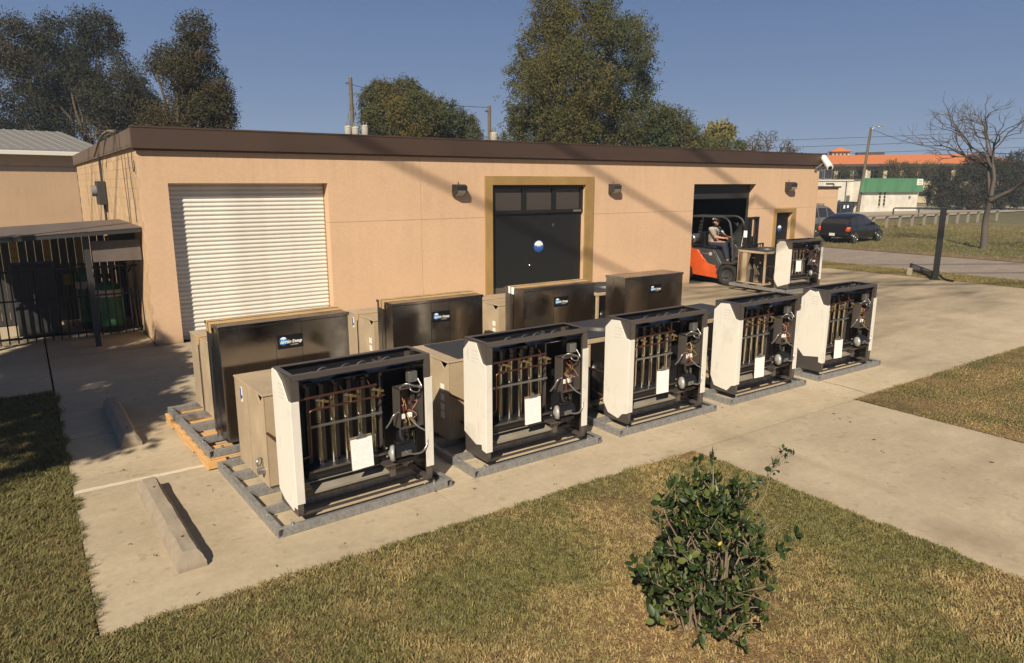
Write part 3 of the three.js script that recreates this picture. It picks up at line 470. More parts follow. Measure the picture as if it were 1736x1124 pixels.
// pole = polygon of the foam sheet as fractions: [across from back 0 to front 1, height]
function openMachine(text, pos, turn, o) {
  const t = thing('open_ice_machine', text, 'ice machine', pos, turn, 'open-fronted ice machines in the front row'), W = 1.43, D = 0.45, H = 1.43, y0 = 0.088;
  makeSkid(t);
  const f = sub('cabinet_frame', t);
  for (const [x, z] of [[0.004, -0.05], [W - 0.054, -0.05], [0.004, -D], [W - 0.054, -D]]) mesh('post', span(x, x + 0.05, y0, H - 0.05, z, z + 0.045, 0.003), M.steelDark, f);
  for (const z of [-0.052, -D + 0.004]) mesh('top_rail', [span(0, W, H - 0.008, H, z, z + 0.048), span(0, W, H - 0.048, H - 0.008, z + (z > -0.2 ? 0.042 : 0), z + (z > -0.2 ? 0.048 : 0.006))], M.steelDark, f);
  for (const x of [0, W - 0.045]) mesh('top_rail', [span(x, x + 0.045, H - 0.006, H + 0.001, -D + 0.052, -0.052)], M.steelDark, f);
  mesh('corner_plate', [span(0, 0.075, H - 0.235, H - 0.055, -0.006, 0.002), span(W - 0.07, W, H - 0.235, H - 0.055, -0.006, 0.002)], M.steelDark, f);
  mesh('bottom_rail', [span(0.055, W - 0.055, y0, y0 + 0.012, -0.045, -0.006), span(0.02, 0.06, y0, y0 + 0.04, -D + 0.05, -0.05), span(W - 0.06, W - 0.02, y0, y0 + 0.04, -D + 0.05, -0.05), span(0.02, W - 0.02, y0, y0 + 0.05, -D, -D + 0.04)], M.steelDark, f);
  mesh('end_panel', [span(0.0, 0.004, y0, H - 0.012, -D, -0.001)], M.steelDark, f);
  mesh('end_panel', [span(W - 0.004, W, y0, H - 0.012, -D, -0.001)], M.steel, f);
  // foam sheets on the ends and posts
  const FM = M.foam.clone(); FM.map = M.foam.map.clone(); FM.map.offset.set(o.seed * 0.37, o.seed * 0.23); FM.map.needsUpdate = true;
  const px = o.foam.map(([a, y]) => [-D + a * D, y]), s = sub('foam_sheet', t);
  mesh('panel', sideSlab(px, -0.014, -0.002, 0.002), FM, s);
  mesh('post_cover', span(-0.012, 0.066, o.strip, H - 0.24, -0.002, 0.010, 0.002), FM, s);
  mesh('handwriting', quadYZ(-0.0155, -D * 0.66, -D * 0.20 - 0.02, H - 0.27, H - 0.09), scribble(o.seed), s, true);
  const s2 = sub('foam_sheet', t); mesh('post_cover', [span(W - 0.075, W + 0.012, o.strip + 0.03, H - 0.24, 0.003, 0.013, 0.002), span(W + 0.001, W + 0.013, o.strip + 0.03, H - 0.235, -D + 0.03, 0.003)], FM, s2);
  // back board, divider post and lining
  mesh('back_board', [span(0.02, 0.965, 0.30, H - 0.07, -0.36, -0.345), span(0.01, W - 0.01, H - 0.22, H - 0.01, -D + 0.008, -D + 0.014), span(0.01, W - 0.01, H - 0.115, H - 0.105, -D + 0.016, -0.06), span(1.10, W - 0.008, y0 + 0.02, H - 0.23, -D + 0.008, -D + 0.014)], M.liner, t);
  mesh('divider', [span(0.965, 0.985, 0.25, H - 0.06, -0.36, -0.22), span(1.07, 1.085, 0.12, H - 0.06, -0.43, -0.38)], M.steelDark, t);
  // vertical freezing tubes
  for (const x of o.tubes || [0.33, 0.47, 0.61, 0.75, 0.90]) mesh('freezing_tube', [rod(V(x, 0.44, -0.24), V(x, 1.10, -0.24), 0.029, 0.029, 24), rod(V(x, 1.10, -0.24), V(x, 1.13, -0.24), 0.034, 0.034, 20), rod(V(x, 0.44, -0.24), V(x, 0.46, -0.24), 0.034, 0.034, 20)], M.tubeSteel, t);
  for (const x of [0.26, 0.40, 0.54, 0.68, 0.83]) mesh('rear_channel', span(x - 0.02, x + 0.02, 0.42, 1.22, -0.33, -0.30), M.steelDark, t);
  mesh('cross_bar', [span(0.20, 0.97, 0.845, 0.868, -0.19, -0.178)], M.alu, t);
  mesh('upper_bracket', [span(0.10, 0.95, 1.27, 1.30, -0.30, -0.28), span(0.57, 0.63, 1.285, 1.325, -0.16, -0.12), ...[0.22, 0.36, 0.5, 0.72, 0.86].map(x => box(0.03, 0.05, 0.03, x, 1.25, -0.27, 0.006))], M.steelDark, t);
  mesh('copper_header', [pipe([[0.045, 1.185, -0.05], [0.30, 1.185, -0.06], [0.84, 1.19, -0.07]], 0.0125, 10), rod(V(0.84, 1.19, -0.07), V(0.86, 1.19, -0.07), 0.017), rod(V(0.03, 1.185, -0.05), V(0.07, 1.185, -0.05), 0.018)], M.copper, t);
  mesh('copper_manifold', [pipe([[0.08, 0.60, -0.10], [0.19, 0.61, -0.10], [0.19, 1.05, -0.10], [0.97, 1.055, -0.12]], 0.0105, 10, 0.045), rod(V(0.265, 1.0505, -0.10), V(0.295, 1.0508, -0.10), 0.019)], M.copper, t);
  for (const x of [0.33, 0.61, 0.90]) {
    const v = sub('brass_valve', t);
    mesh('body', [rod(V(x - 0.05, 1.14, -0.09), V(x + 0.05, 1.105, -0.10), 0.014), rod(V(x, 1.055, -0.11), V(x, 1.14, -0.10), 0.010), box(0.035, 0.035, 0.035, x, 1.122, -0.095, 0.006)], M.brass, v);
    mesh('coil', [rod(V(x - 0.075, 1.155, -0.09), V(x - 0.045, 1.14, -0.09), 0.020, 0.020, 12)], M.alu, v);
  }
  mesh('small_tube', [0.47, 0.75].map((x, i) => pipe([[x, 1.13, -0.24], [x, 1.21, -0.24], [x + 0.05, 1.23 + 0.02 * (i % 2), -0.15], [x + 0.05, 1.19, -0.075]], 0.005, 5)), M.copper, t);
  // sump and sloping trays
  mesh('sump', [sideSlab([[-0.36, 0.36], [-0.14, 0.36], [-0.12, 0.445], [-0.36, 0.445]], 0.16, 1.0, 0.004)], M.liner, t);
  mesh('sump_lip', span(0.16, 1.0, 0.440, 0.456, -0.115, -0.095), M.steelDark, t);
  mesh('tray', [sideSlab([[-0.31, 0.40], [-0.15, 0.325], [-0.147, 0.333], [-0.307, 0.408]], 0.12, 0.95)], M.trayM, t);
  mesh('tray', [sideSlab([[-0.27, 0.295], [-0.10, 0.235], [-0.098, 0.243], [-0.268, 0.303]], 0.20, 0.99), span(0.20, 0.99, 0.232, 0.247, -0.102, -0.093)], M.trayM, t);
  mesh('lower_bar', span(0.06, W - 0.06, 0.15, 0.18, -0.24, -0.225), M.steelDark, t);
  // pump motor
  const m = sub('pump_motor', t), mx = 0.97, my = 0.475, mz = -0.03;
  mesh('body', [rod(V(mx + 0.02, my, mz), V(mx + 0.25, my, mz), 0.082, 0.078, 24), span(mx + 0.06, mx + 0.2, my + 0.07, my + 0.10, mz - 0.04, mz + 0.04, 0.01), span(mx + 0.04, mx + 0.24, my - 0.11, my - 0.07, mz - 0.07, mz + 0.07, 0.004)], M.blackPaint, m);
  { const e = lathe([[0, 0.03], [0.025, 0.03], [0.035, 0.018], [0.07, 0.012], [0.083, -0.01], [0.083, -0.035], [0, -0.035]], 24).rotateZ(Math.PI / 2).rotateY(-0.5); mesh('end_bell', [e.translate(mx, my, mz + 0.02), ...[0, 1, 2, 3].map(i => box(0.012, 0.014, 0.014, mx - 0.02, my + 0.06 * Math.cos(i * 1.57 + 0.7), mz + 0.06 * Math.sin(i * 1.57 + 0.7)))], M.bell, m); }
  mesh('name_plate', span(mx + 0.08, mx + 0.19, my - 0.035, my + 0.015, mz + 0.078, mz + 0.083), M.alu, m);
  mesh('conduit', [tube([[mx + 0.12, my + 0.02, mz + 0.08], [mx + 0.17, my - 0.02, mz + 0.10], [mx + 0.32, my - 0.05, mz + 0.06], [mx + 0.40, my + 0.02, mz + 0.04], [mx + 0.40, my + 0.14, mz + 0.02], [mx + 0.33, my + 0.20, mz - 0.02], [mx + 0.25, my + 0.32, mz - 0.1]], 0.010, 40, 8)], M.alu, m);
  mesh('bracket', [span(0.9, 1.2, 0.34, 0.36, -0.16, -0.01), span(0.98, 1.04, 0.2, 0.34, -0.14, -0.06, 0.006)], M.steelDark, t);
  // control box and small junction box on the right
  const c = sub('control_box', t);
  mesh('enclosure', [span(1.10, 1.36, 0.68, 1.10, -0.20, -0.19), span(1.10, 1.11, 0.68, 1.10, -0.19, -0.06), span(1.35, 1.36, 0.68, 1.10, -0.19, -0.04), span(1.10, 1.36, 1.09, 1.10, -0.19, -0.06), span(1.10, 1.36, 0.68, 0.69, -0.19, -0.05)], M.steelDark, c);
  mesh('circuit_board', span(1.13, 1.25, 0.86, 1.06, -0.188, -0.18), mat(0.10, 0.06, 0.035, { roughness: 0.6 }), c);
  mesh('relay', [box(0.045, 0.05, 0.04, 1.155, 0.80, -0.10, 0.005), box(0.045, 0.05, 0.04, 1.235, 0.80, -0.10, 0.005)], M.white, c);
  mesh('contactor', [box(0.09, 0.10, 0.08, 1.16, 0.74, -0.14, 0.008), box(0.07, 0.08, 0.07, 1.27, 0.76, -0.14, 0.008), box(0.05, 0.12, 0.04, 1.30, 0.98, -0.16, 0.006)], M.charcoal, c);
  const r = rng(o.seed * 7 + 1), wires = [[], [], [], []];
  for (let i = 0; i < 16; i++) { const x = 1.13 + 0.19 * r(), y = 0.74 + 0.28 * r(); wires[i % 4].push(tube([[x, y, -0.16], [x + 0.06 * (r() - 0.5), y + 0.06 * r(), -0.08 - 0.05 * r()], [x + 0.12 * (r() - 0.5), y - 0.10 * r(), -0.07], [x + 0.12 * (r() - 0.5), y - 0.12 * r(), -0.15]], 0.0034, 12, 4)); }
  mesh('wiring', wires[0], M.red, c); mesh('wiring', wires[1], M.blackPaint, c); mesh('wiring', wires[2], M.yellow, c); mesh('wiring', wires[3], mat(0.5, 0.25, 0.2), c);
  mesh('junction_box', [box(0.10, 0.11, 0.07, 1.27, 1.20, -0.10, 0.006), box(0.03, 0.05, 0.01, 1.255, 1.205, -0.062)], M.alu, t);
  mesh('conduit', [tube([[1.33, 1.17, -0.08], [1.34, 1.09, -0.02], [1.26, 1.12, 0.0], [1.17, 1.15, -0.04], [1.13, 1.10, -0.10]], 0.0085, 28, 7), tube([[1.25, 1.14, -0.10], [1.22, 1.08, -0.03], [1.30, 1.05, -0.02], [1.33, 1.10, -0.05]], 0.0075, 24, 6), tube([[1.11, 0.86, -0.08], [1.04, 0.84, -0.07], [1.01, 0.76, -0.10], [0.99, 0.70, -0.14]], 0.010, 24, 7)], M.alu, t);
  mesh('hose', tube([[1.13, 0.70, -0.10], [1.10, 0.62, -0.05], [1.14, 0.53, -0.03], [1.2, 0.45, -0.08]], 0.014, 20, 7), M.rubber, t); mesh('hose', tube([[1.0, 0.55, -0.25], [1.04, 0.85, -0.3], [1.02, 0.98, -0.3], [1.03, 1.2, -0.3]], 0.012, 20, 6), M.rubber, t);
  mesh('water_filter', [rod(V(1.28, 0.42, -0.13), V(1.28, 0.62, -0.13), 0.032, 0.032, 16), rod(V(1.21, 0.45, -0.13), V(1.21, 0.60, -0.13), 0.026, 0.026, 16)], M.steel, t);
  mesh('indicator', [rod(V(0.07, 0.52, -0.06), V(0.07, 0.60, -0.06), 0.018, 0.018, 12)], M.blue, t);
  // dark lining sheet and hoses seen from above
  { const g = new THREE.PlaneGeometry(1.15, 0.30, 60, 12).rotateX(-Math.PI / 2).translate(0.74, 0, -0.225), p = g.attributes.position, rr = o.seed * 1.7; for (let i = 0; i < p.count; i++) { const x = p.getX(i), z = p.getZ(i); p.setY(i, H - 0.075 + 0.022 * Math.sin(x * 11 + rr + z * 6) + 0.014 * Math.sin(x * 23 - rr + z * 14) - 0.16 * (z + 0.225) * (z + 0.225) * 6); } g.computeVertexNormals(); mesh('lining_sheet', g, Object.assign(M.film, { side: THREE.DoubleSide }), t); }
  mesh('hose_loop', [0.35, 0.58, 0.74, 1.0].map((x, i) => tube([[x - 0.09, H - 0.06, -0.10], [x - 0.05, H + 0.0, -0.075], [x + 0.01, H + 0.012, -0.07], [x + 0.06, H - 0.06, -0.09]], i === 1 ? 0.007 : 0.010, 16, 6)), i2(), t);
  function i2() { return M.charcoal; }
  // condensing side behind the cabinet
  if (o.box === 'open') openCondenser(t, 0.0, 1.28, -1.78, -0.80, 1.04); else closedBox(t, 0.0, 1.3, -1.76, -0.82, 1.06, o.box);
  mesh('service_pipe', [pipe([[0.2, 0.25, -0.36], [0.2, 0.25, -0.62], [0.16, 0.3, -0.84]], 0.014, 7), pipe([[0.02, 0.66, -0.46], [0.02, 0.66, -0.84]], 0.014, 7), pipe([[0.5, 0.5, -0.36], [0.5, 0.5, -0.84]], 0.012, 7)], M.copper, t);
  mesh('mounting_plate', span(0.1, 1.2, 0.088, 0.10, -0.8, -0.46), M.liner, t);
  return t;
}
const clipT = [];
function clipboard(text, mach, x, y, tilt = 0) {
  const t = thing('clipboard', text, 'clipboard', [0, 0, 0], 0, 'clipboards hung in the open machines');
  t.position.copy(V(x, y, -0.025).applyAxisAngle(V(0, 1, 0), mach.rotation.y).add(mach.position)); t.rotation.set(-0.04, mach.rotation.y, tilt, 'YXZ');
  mesh('board', box(0.228, 0.325, 0.005, 0, 0, 0, 0.002), M.oldWood, t);
  const pg = new THREE.PlaneGeometry(0.226, 0.305).translate(0.003, -0.016, 0.0042); mesh('paper', pg, tagPaper, t, true);
  mesh('clip', [box(0.11, 0.022, 0.012, 0, 0.15, 0.009, 0.004), box(0.05, 0.03, 0.008, 0, 0.168, 0.008, 0.003), place(new THREE.TorusGeometry(0.012, 0.003, 6, 14), 0, 0.187, 0.008)], M.alu, t);
  return t;
}
const oct = (bl, br) => [[0.0, bl], [0.16, bl - 0.10], [0.55, bl - 0.15], ...br];
const capF = [[0.85, 1.20], [0.57, 1.405], [0.24, 1.395], [0.0, 1.29]];
const U1 = openMachine('nearest open-fronted ice machine, with a plain tan box and bare galvanised frame behind it', [-0.106, 0, 8.865], R(2.6),
  { seed: 1, strip: 0.21, foam: [[0, 0.22], [0.30, 0.155], [0.80, 0.12], [0.86, 0.17], [0.995, 0.17], [0.995, 1.19], [0.84, 1.19], [0.56, 1.34], [0.24, 1.415], [0.04, 1.42], [0.0, 1.36]], box: { blue: true, spout: true } });
const U2 = openMachine('second open-fronted ice machine from the near end, its foam torn off at the bottom', [2.02, 0, 8.765], R(0.6),
  { seed: 2, strip: 0.20, foam: [[0, 0.33], [0.55, 0.24], [0.80, 0.27], [0.82, 0.21], [0.995, 0.20], [0.995, 1.19], ...capF], box: { blue: true, fan: true, vents: true } });
const U3 = openMachine('middle open-fronted ice machine, standing in front of the finished cabinet without a tan strip', [4.17, 0, 8.735], R(0),
  { seed: 3, strip: 0.24, foam: [[0, 0.28], [0.20, 0.16], [0.62, 0.125], [0.78, 0.20], [0.995, 0.23], [0.995, 1.19], ...capF], box: 'open' });
const U4 = openMachine('fourth open-fronted ice machine from the near end, its foam side cut to an eight-cornered shape', [6.345, 0, 8.70], R(0),
  { seed: 4, strip: 0.24, foam: [[0, 0.30], [0.16, 0.155], [0.68, 0.125], [0.84, 0.21], [0.995, 0.23], [0.995, 1.19], ...capF], box: 'open' });
const U5 = openMachine('farthest open-fronted ice machine of the front row, last before the bare drive', [8.52, 0, 8.70], R(-0.8),
  { seed: 5, strip: 0.24, foam: [[0, 0.42], [0.26, 0.30], [0.86, 0.34], [0.87, 0.25], [0.995, 0.24], [0.995, 1.19], ...capF.slice(0, 1), [0.62, 1.40], [0.5, 1.385], [0.3, 1.405], [0.0, 1.27]], box: 'open' });
const U6 = openMachine('open-fronted ice machine carried on the forks of the orange forklift', [15.42, 0.13, 3.38], R(-3),
  { seed: 6, strip: 0.24, foam: [[0, 0.30], [0.22, 0.16], [0.30, 0.12], [0.86, 0.21], [0.995, 0.22], [0.995, 1.19], ...capF], box: 'open' });
U6.userData.group = undefined; delete U6.userData.group;
clipboard('clipboard hung in the nearest open-fronted ice machine', U1, 0.66, 0.565, 0.015);
clipboard('clipboard hung in the second open-fronted ice machine from the near end', U2, 0.64, 0.575, 0.0);
clipboard('clipboard hung in the middle open-fronted ice machine', U3, 0.63, 0.56, -0.02);
clipboard('clipboard hung in the fourth open-fronted ice machine from the near end', U4, 0.56, 0.43, -0.03);
clipboard('clipboard hung in the farthest open-fronted machine of the front row', U5, 0.47, 0.43, -0.03);
clipboard('clipboard hung in the machine that the forklift carries', U6, 0.44, 0.72, -0.02);

// finished, closed cabinets of the second row
const brandPlate = (() => {
  const cv = document.createElement('canvas'); cv.width = 512; cv.height = 256; const c = cv.getContext('2d');
  c.fillStyle = '#0d0f13'; c.fillRect(0, 0, 512, 256);
  const g = c.createRadialGradient(120, 80, 10, 120, 110, 96); g.addColorStop(0, '#6fb4dc'); g.addColorStop(0.5, '#2f7fbe'); g.addColorStop(1, '#15508c'); c.fillStyle = g; c.beginPath(); c.arc(112, 112, 84, 0, 7); c.fill();
  c.fillStyle = '#f3f6f7'; c.beginPath(); c.arc(112, 112, 78, Math.PI * 1.2, Math.PI * 1.8); for (const [x, y] of [[172, 74], [160, 60], [150, 84], [138, 58], [124, 92], [110, 62], [98, 88], [84, 58], [70, 80], [54, 70]]) c.lineTo(x, y); c.closePath(); c.fill();
  c.fillStyle = '#f4f2ee'; c.font = 'italic bold 78px serif'; c.fillText('Arctic-Temp', 40, 160, 452); c.strokeStyle = '#f4f2ee'; c.lineWidth = 3; c.strokeText('Arctic-Temp', 40, 160, 452);
  c.fillStyle = '#cfd2d4'; c.font = 'bold 27px sans-serif'; c.fillText('ICE MAKERS', 258, 205, 220);
  const t = new THREE.CanvasTexture(cv); t.colorSpace = THREE.SRGBColorSpace; return mat(1, 1, 1, { map: t, roughness: 0.35 });
})();
function finishedMachine(text, pos, turn, o = {}) {
  const t = thing('finished_ice_machine', text, 'ice machine', pos, turn, 'finished ice machine cabinets in the second row'), W = 1.52, D = 0.51, H = 1.43, y0 = 0.088;
  makeSkid(t, 1.9);
  const k = sub('cabinet', t), xs = [0.012, 0.62, 0.93, W - 0.012], sm = M.steel;
  mesh('core', span(0.02, W - 0.02, y0, H - 0.03, -D + 0.02, -0.02), M.liner, k);
  for (let i = 0; i < 3; i++) mesh('front_panel', span(xs[i] + 0.0015, xs[i + 1] - 0.0015, y0 + 0.02, H - 0.045, -0.02, 0, 0.003), sm, k);
  for (const s of [0, 1]) { const x = s ? W - 0.02 : 0, zc = -D + 0.2; mesh('side_panel', [span(x, x + 0.02, y0 + 0.004, H - 0.04, zc + 0.002, -0.001, 0.003)], sm, k); mesh('side_panel', [span(x, x + 0.02, y0 + 0.004, H - 0.04, -D, zc - 0.002, 0.003)], sm, k); }
  mesh('back_panel', span(0.02, W - 0.02, y0, H - 0.04, -D, -D + 0.018), sm, k);
  mesh('top_panel', [span(-0.012, W + 0.012, H - 0.04, H - 0.002, -D - 0.01, 0.012, 0.004)], M.steel, k);
  mesh('base_trim', span(0.01, W - 0.01, y0, y0 + 0.02, -0.03, 0.008), M.steelDark, k);
  mesh('screw', [rod(V(0.775, 1.30, -0.002), V(0.775, 1.30, 0.004), 0.009, 0.009, 8)], M.chrome, k);
  const g = new THREE.PlaneGeometry(0.295, 0.155).translate(0.788, 1.165, 0.0035); mesh('brand_plate', [g], brandPlate, k, true);
  mesh('plate_edge', span(0.636, 0.94, 1.083, 1.247, 0.0002, 0.0028), M.blackPaint, k);
  if (o.cap) {
    const c = o.cap === 'white' ? M.paper : M.cardboard, zc = -D + 0.2, w = sub('edge_protector', t);
    mesh('top_board', [span(-0.016, W + 0.016, H - 0.001, H + 0.012, zc - 0.12, zc - 0.012, 0.003), span(-0.016, W + 0.016, H - 0.001, H + 0.012, zc + 0.012, zc + 0.12, 0.003)], M.cardboard, w);
    mesh('end_flap', [span(-0.026, -0.014, H - 0.10, H + 0.010, zc - 0.075, zc - 0.008, 0.002), span(-0.026, -0.014, H - 0.105, H + 0.010, zc + 0.008, zc + 0.075, 0.002)], c, w);
    mesh('strap', [span(-0.018, W + 0.018, H + 0.0, H + 0.015, zc - 0.008, zc + 0.008), span(-0.029, -0.02, y0, H + 0.015, zc - 0.008, zc + 0.008)], M.strap, t);
  }
  if (o.box === 'open') openCondenser(t, 0.05, 1.35, -1.78, -0.80, 1.04);
  else {
    closedBox(t, o.bx || 0.06, 1.34, -1.84, -0.80, 1.06, o.box || {});
    const x = (o.bx || 0.06), zc = -1.42;
    if (o.cap) { const b = sub('box_strap', t); mesh('strap', [span(x - 0.014, x - 0.009, 0.09, 1.06, zc - 0.012, zc + 0.012), span(x - 0.01, 1.35, 1.0605, 1.065, zc - 0.012, zc + 0.012)], M.strap, b); mesh('edge_protector', [span(x - 0.018, x - 0.008, 0.96, 1.07, zc - 0.04, zc + 0.04, 0.002), span(x - 0.018, 1.34, 1.0655, 1.075, zc + 0.014, zc + 0.06, 0.002)], M.cardboard, b); }
  }
  return t;
}
finishedMachine('finished steel cabinet on a wooden pallet, nearest of the branded row', [-0.262, 0.135, 6.90], R(3), { cap: 'tan', bx: 0.12, box: {} });
finishedMachine('second branded steel cabinet, tan strip along its top, tan box with blue tag behind', [2.285, 0, 5.88], R(0.3), { cap: 'tan', box: { blue: true, vents: true } });
finishedMachine('third branded steel cabinet, the one with white paper flaps on its end', [4.60, 0, 5.84], R(0.3), { cap: 'white', box: { vents: true } });
finishedMachine('farthest branded steel cabinet, bare on top without any tan strip', [6.955, 0, 5.72], R(0), { box: 'open' });
{ // pallet under the nearest finished cabinet
  const t = thing('wooden_pallet', 'raw wooden pallet under the nearest branded cabinet', 'pallet', [-0.262, 0, 6.90], R(3)), x0 = -0.27, x1 = 1.62, z0 = -1.88, z1 = 0.13;
  for (const x of [x0, (x0 + x1) / 2 - 0.02, x1 - 0.04]) mesh('stringer', sideSlab([[z0, 0.018], [z0 + 0.35, 0.018], [z0 + 0.39, 0.05], [z0 + 0.60, 0.05], [z0 + 0.64, 0.018], [z1 - 0.64, 0.018], [z1 - 0.60, 0.05], [z1 - 0.39, 0.05], [z1 - 0.35, 0.018], [z1, 0.018], [z1, 0.11], [z0, 0.11]], x, x + 0.04, 0.002), M.wood, t);
  for (let i = 0; i < 8; i++) { const z = z0 + i * (z1 - z0 - 0.14) / 7; mesh('deck_board', span(x0 - 0.005, x1 + 0.005, 0.111, 0.132, z, z + 0.13, 0.003), M.wood, t); }
  for (const z of [z0 + 0.02, -0.95, z1 - 0.15]) mesh('bottom_board', span(x0, x1, 0.001, 0.0175, z, z + 0.13, 0.003), M.wood, t);
  mesh('block', span(x0 + 0.002, x0 + 0.2, 0.018, 0.108, z1 - 0.03, z1 + 0.008, 0.003), M.wood, t);
}
// concrete wheel stops
function wheelStop(text, x, z, turn) {
  const t = thing('wheel_stop', text, 'wheel stop', [x, 0, z], turn, 'concrete wheel stops'), L = 1.94, r = rng(Math.round(z * 100));
  const g = new THREE.BoxGeometry(0.22, 0.145, L, 8, 6, 48), p = g.attributes.position;
  for (let i = 0; i < p.count; i++) {
    let x = p.getX(i), y = p.getY(i) + 0.0725, z = p.getZ(i); const k = y / 0.145;
    const half = 0.112 - 0.022 * k - 0.036 * Math.max(0, (k - 0.45) / 0.55) ** 1.5, e = (L / 2) - (k > 0.3 ? 0.10 * (k - 0.3) : 0);
    x = x / 0.11 * half; z = z / (L / 2) * e;
    const n = wfbm(x * 3 + 3, z, 71 + y * 40, 5, 4) - 0.5; x += n * 0.014; y += (y > 0.02 ? n * 0.012 : 0); p.setXYZ(i, x, y, z);
  }
  g.computeVertexNormals(); mesh('body', g, M.stop, t);
  for (const s of [-0.62, 0.62]) mesh('pin', rod(V(0.005, 0.13, s), V(0.005, 0.151, s), 0.012, 0.012, 8), M.strap, t);
  return t;
}
wheelStop('weathered concrete wheel stop lying in full sun near the grass', -1.10, 8.14, R(2));
wheelStop('concrete wheel stop lying in the tree shadow behind the near one', -1.13, 4.78, R(1));

// ---------------------------------------------------------------- forklift
const fork = thing('forklift', 'orange and charcoal forklift coming out of the open bay', 'forklift', [16.36, 0, 0.92], -Math.atan2(0.985, 0.172));
{ // +x is forwards, origin under the front axle
  const t = fork, wheel = (par, x, z, r, w) => {
    const k = sub('wheel', par, [x, r, z]), P = []; const tr = lathe([[r * 0.62, -w / 2], [r * 0.9, -w / 2], [r, -w * 0.36], [r, w * 0.36], [r * 0.9, w / 2], [r * 0.62, w / 2], [r * 0.6, 0], [r * 0.62, -w / 2]], 36).rotateX(Math.PI / 2);
    for (let i = 0; i < 26; i++) P.push(place(box(0.05, 0.02, w * 0.98), 0, r, 0).rotateZ(i / 26 * 6.283)); mesh('tyre', [tr, ...P], M.rubber, k);
    mesh('rim', [lathe([[0, w * 0.15], [r * 0.2, w * 0.18], [r * 0.35, w * 0.22], [r * 0.6, w * 0.36], [r * 0.63, w * 0.4], [r * 0.63, -w * 0.4], [0, -w * 0.4]], 24).rotateX(Math.PI / 2 * (z > 0 ? 1 : -1)), ...[0, 1, 2, 3, 4, 5].map(i => rod(V(r * 0.3 * Math.cos(i), r * 0.3 * Math.sin(i), 0.17 * w * Math.sign(z)), V(r * 0.3 * Math.cos(i), r * 0.3 * Math.sin(i), 0.3 * w * Math.sign(z)), 0.016, 0.016, 6))], M.charcoal, k);
  };
  for (const z of [0.46, -0.46]) { wheel(t, 0, z, 0.33, 0.22); wheel(t, -1.58, z * 0.96, 0.265, 0.17); }
  // orange side skirts with the sweeping rear arch, and the counterweight
  const skirt = [[0.16, 0.20], [-0.36, 0.20], [-0.40, 0.56], [-0.75, 0.62], [-0.95, 0.82], [-1.10, 1.02], [-1.42, 1.04], [-2.02, 1.0], [-2.06, 0.62], [-1.92, 0.60], [-1.84, 0.48], [-1.72, 0.57], [-1.5, 0.58], [-1.32, 0.46], [-1.20, 0.26]].map(p => [p[0], p[1]]);
  const sk = [[-0.38, 0.20], [-0.38, 0.57], [-0.72, 0.63], [-0.92, 0.80], [-1.12, 1.03], [-1.40, 1.05], [-1.43, 1.16], [-1.62, 1.20], [-1.90, 1.16], [-2.02, 1.04], [-2.06, 0.66], [-1.92, 0.62], [-1.78, 0.61], [-1.58, 0.60], [-1.40, 0.56], [-1.28, 0.44], [-1.24, 0.26]].reverse();
  mesh('body_skirt', [slab(sk, 0.12, 0.36, 0.015), slab(sk, 0.12, -0.48, 0.015)], M.orange, t);
  mesh('counterweight', [slab([[-2.06, 0.40], [-1.95, 0.30], [-1.62, 0.62], [-1.40, 0.72], [-1.42, 1.14], [-1.60, 1.19], [-1.90, 1.15], [-2.04, 1.03], [-2.09, 0.66]], 0.70, -0.35, 0.02)], M.orange, t);
  mesh('hood', [slab([[-0.30, 0.30], [-0.30, 0.62], [-0.55, 0.98], [-0.62, 1.03], [-1.38, 1.06], [-1.42, 0.62], [-1.1, 0.30]], 0.80, -0.40, 0.03), slab([[-0.72, 0.60], [-0.40, 0.56], [-0.34, 0.62], [-0.52, 0.96], [-1.0, 1.0]], 0.96, -0.48, 0.01)], M.charcoal, t);
  mesh('hood_vent', [span(-1.05, -0.70, 0.925, 0.95, 0.485, 0.495, 0.003)], M.alu, t);
  mesh('warning_label', [span(-0.70, -0.60, 0.89, 0.99, 0.492, 0.497)], mat(0.35, 0.33, 0.3, { roughness: 0.5 }), t);
  mesh('floor', [span(-0.38, 0.2, 0.30, 0.46, -0.44, 0.44, 0.01), slab([[-0.02, 0.44], [0.24, 0.44], [0.30, 1.16], [0.18, 1.18]], 0.78, -0.39, 0.015), span(-0.42, 0.1, 0.56, 0.60, 0.36, 0.56, 0.01)], M.charcoal, t);
  mesh('fender', [slab([[-0.38, 0.40], [-0.32, 0.62], [-0.15, 0.72], [0.22, 0.72], [0.22, 0.68], [-0.13, 0.68], [-0.27, 0.60], [-0.33, 0.40]], 0.24, 0.34, 0.005), slab([[-0.38, 0.40], [-0.32, 0.62], [-0.15, 0.72], [0.22, 0.72], [0.22, 0.68], [-0.13, 0.68], [-0.27, 0.60], [-0.33, 0.40]], 0.24, -0.58, 0.005)], M.charcoal, t);
  mesh('seat', [span(-1.10, -0.62, 1.06, 1.17, -0.24, 0.24, 0.04), slab([[-1.14, 1.10], [-1.02, 1.12], [-1.06, 1.55], [-1.16, 1.58], [-1.22, 1.50]], 0.46, -0.23, 0.02)], M.blackPaint, t);
  // overhead guard
  const g = sub('overhead_guard', t), dark = M.charcoal;
  for (const z of [0.44, -0.44]) { mesh('front_post', tube([[0.10, 0.66, z], [0.06, 1.1, z], [-0.02, 1.62, z * 0.98], [-0.10, 1.93, z * 0.97], [-0.26, 2.06, z * 0.96], [-0.45, 2.09, z * 0.95]], 0.034, 30, 8), dark, g); mesh('rear_post', slab([[-1.72, 1.14], [-1.62, 1.14], [-1.50, 2.07], [-1.58, 2.07]], 0.06, z - 0.03, 0.006), dark, g); }
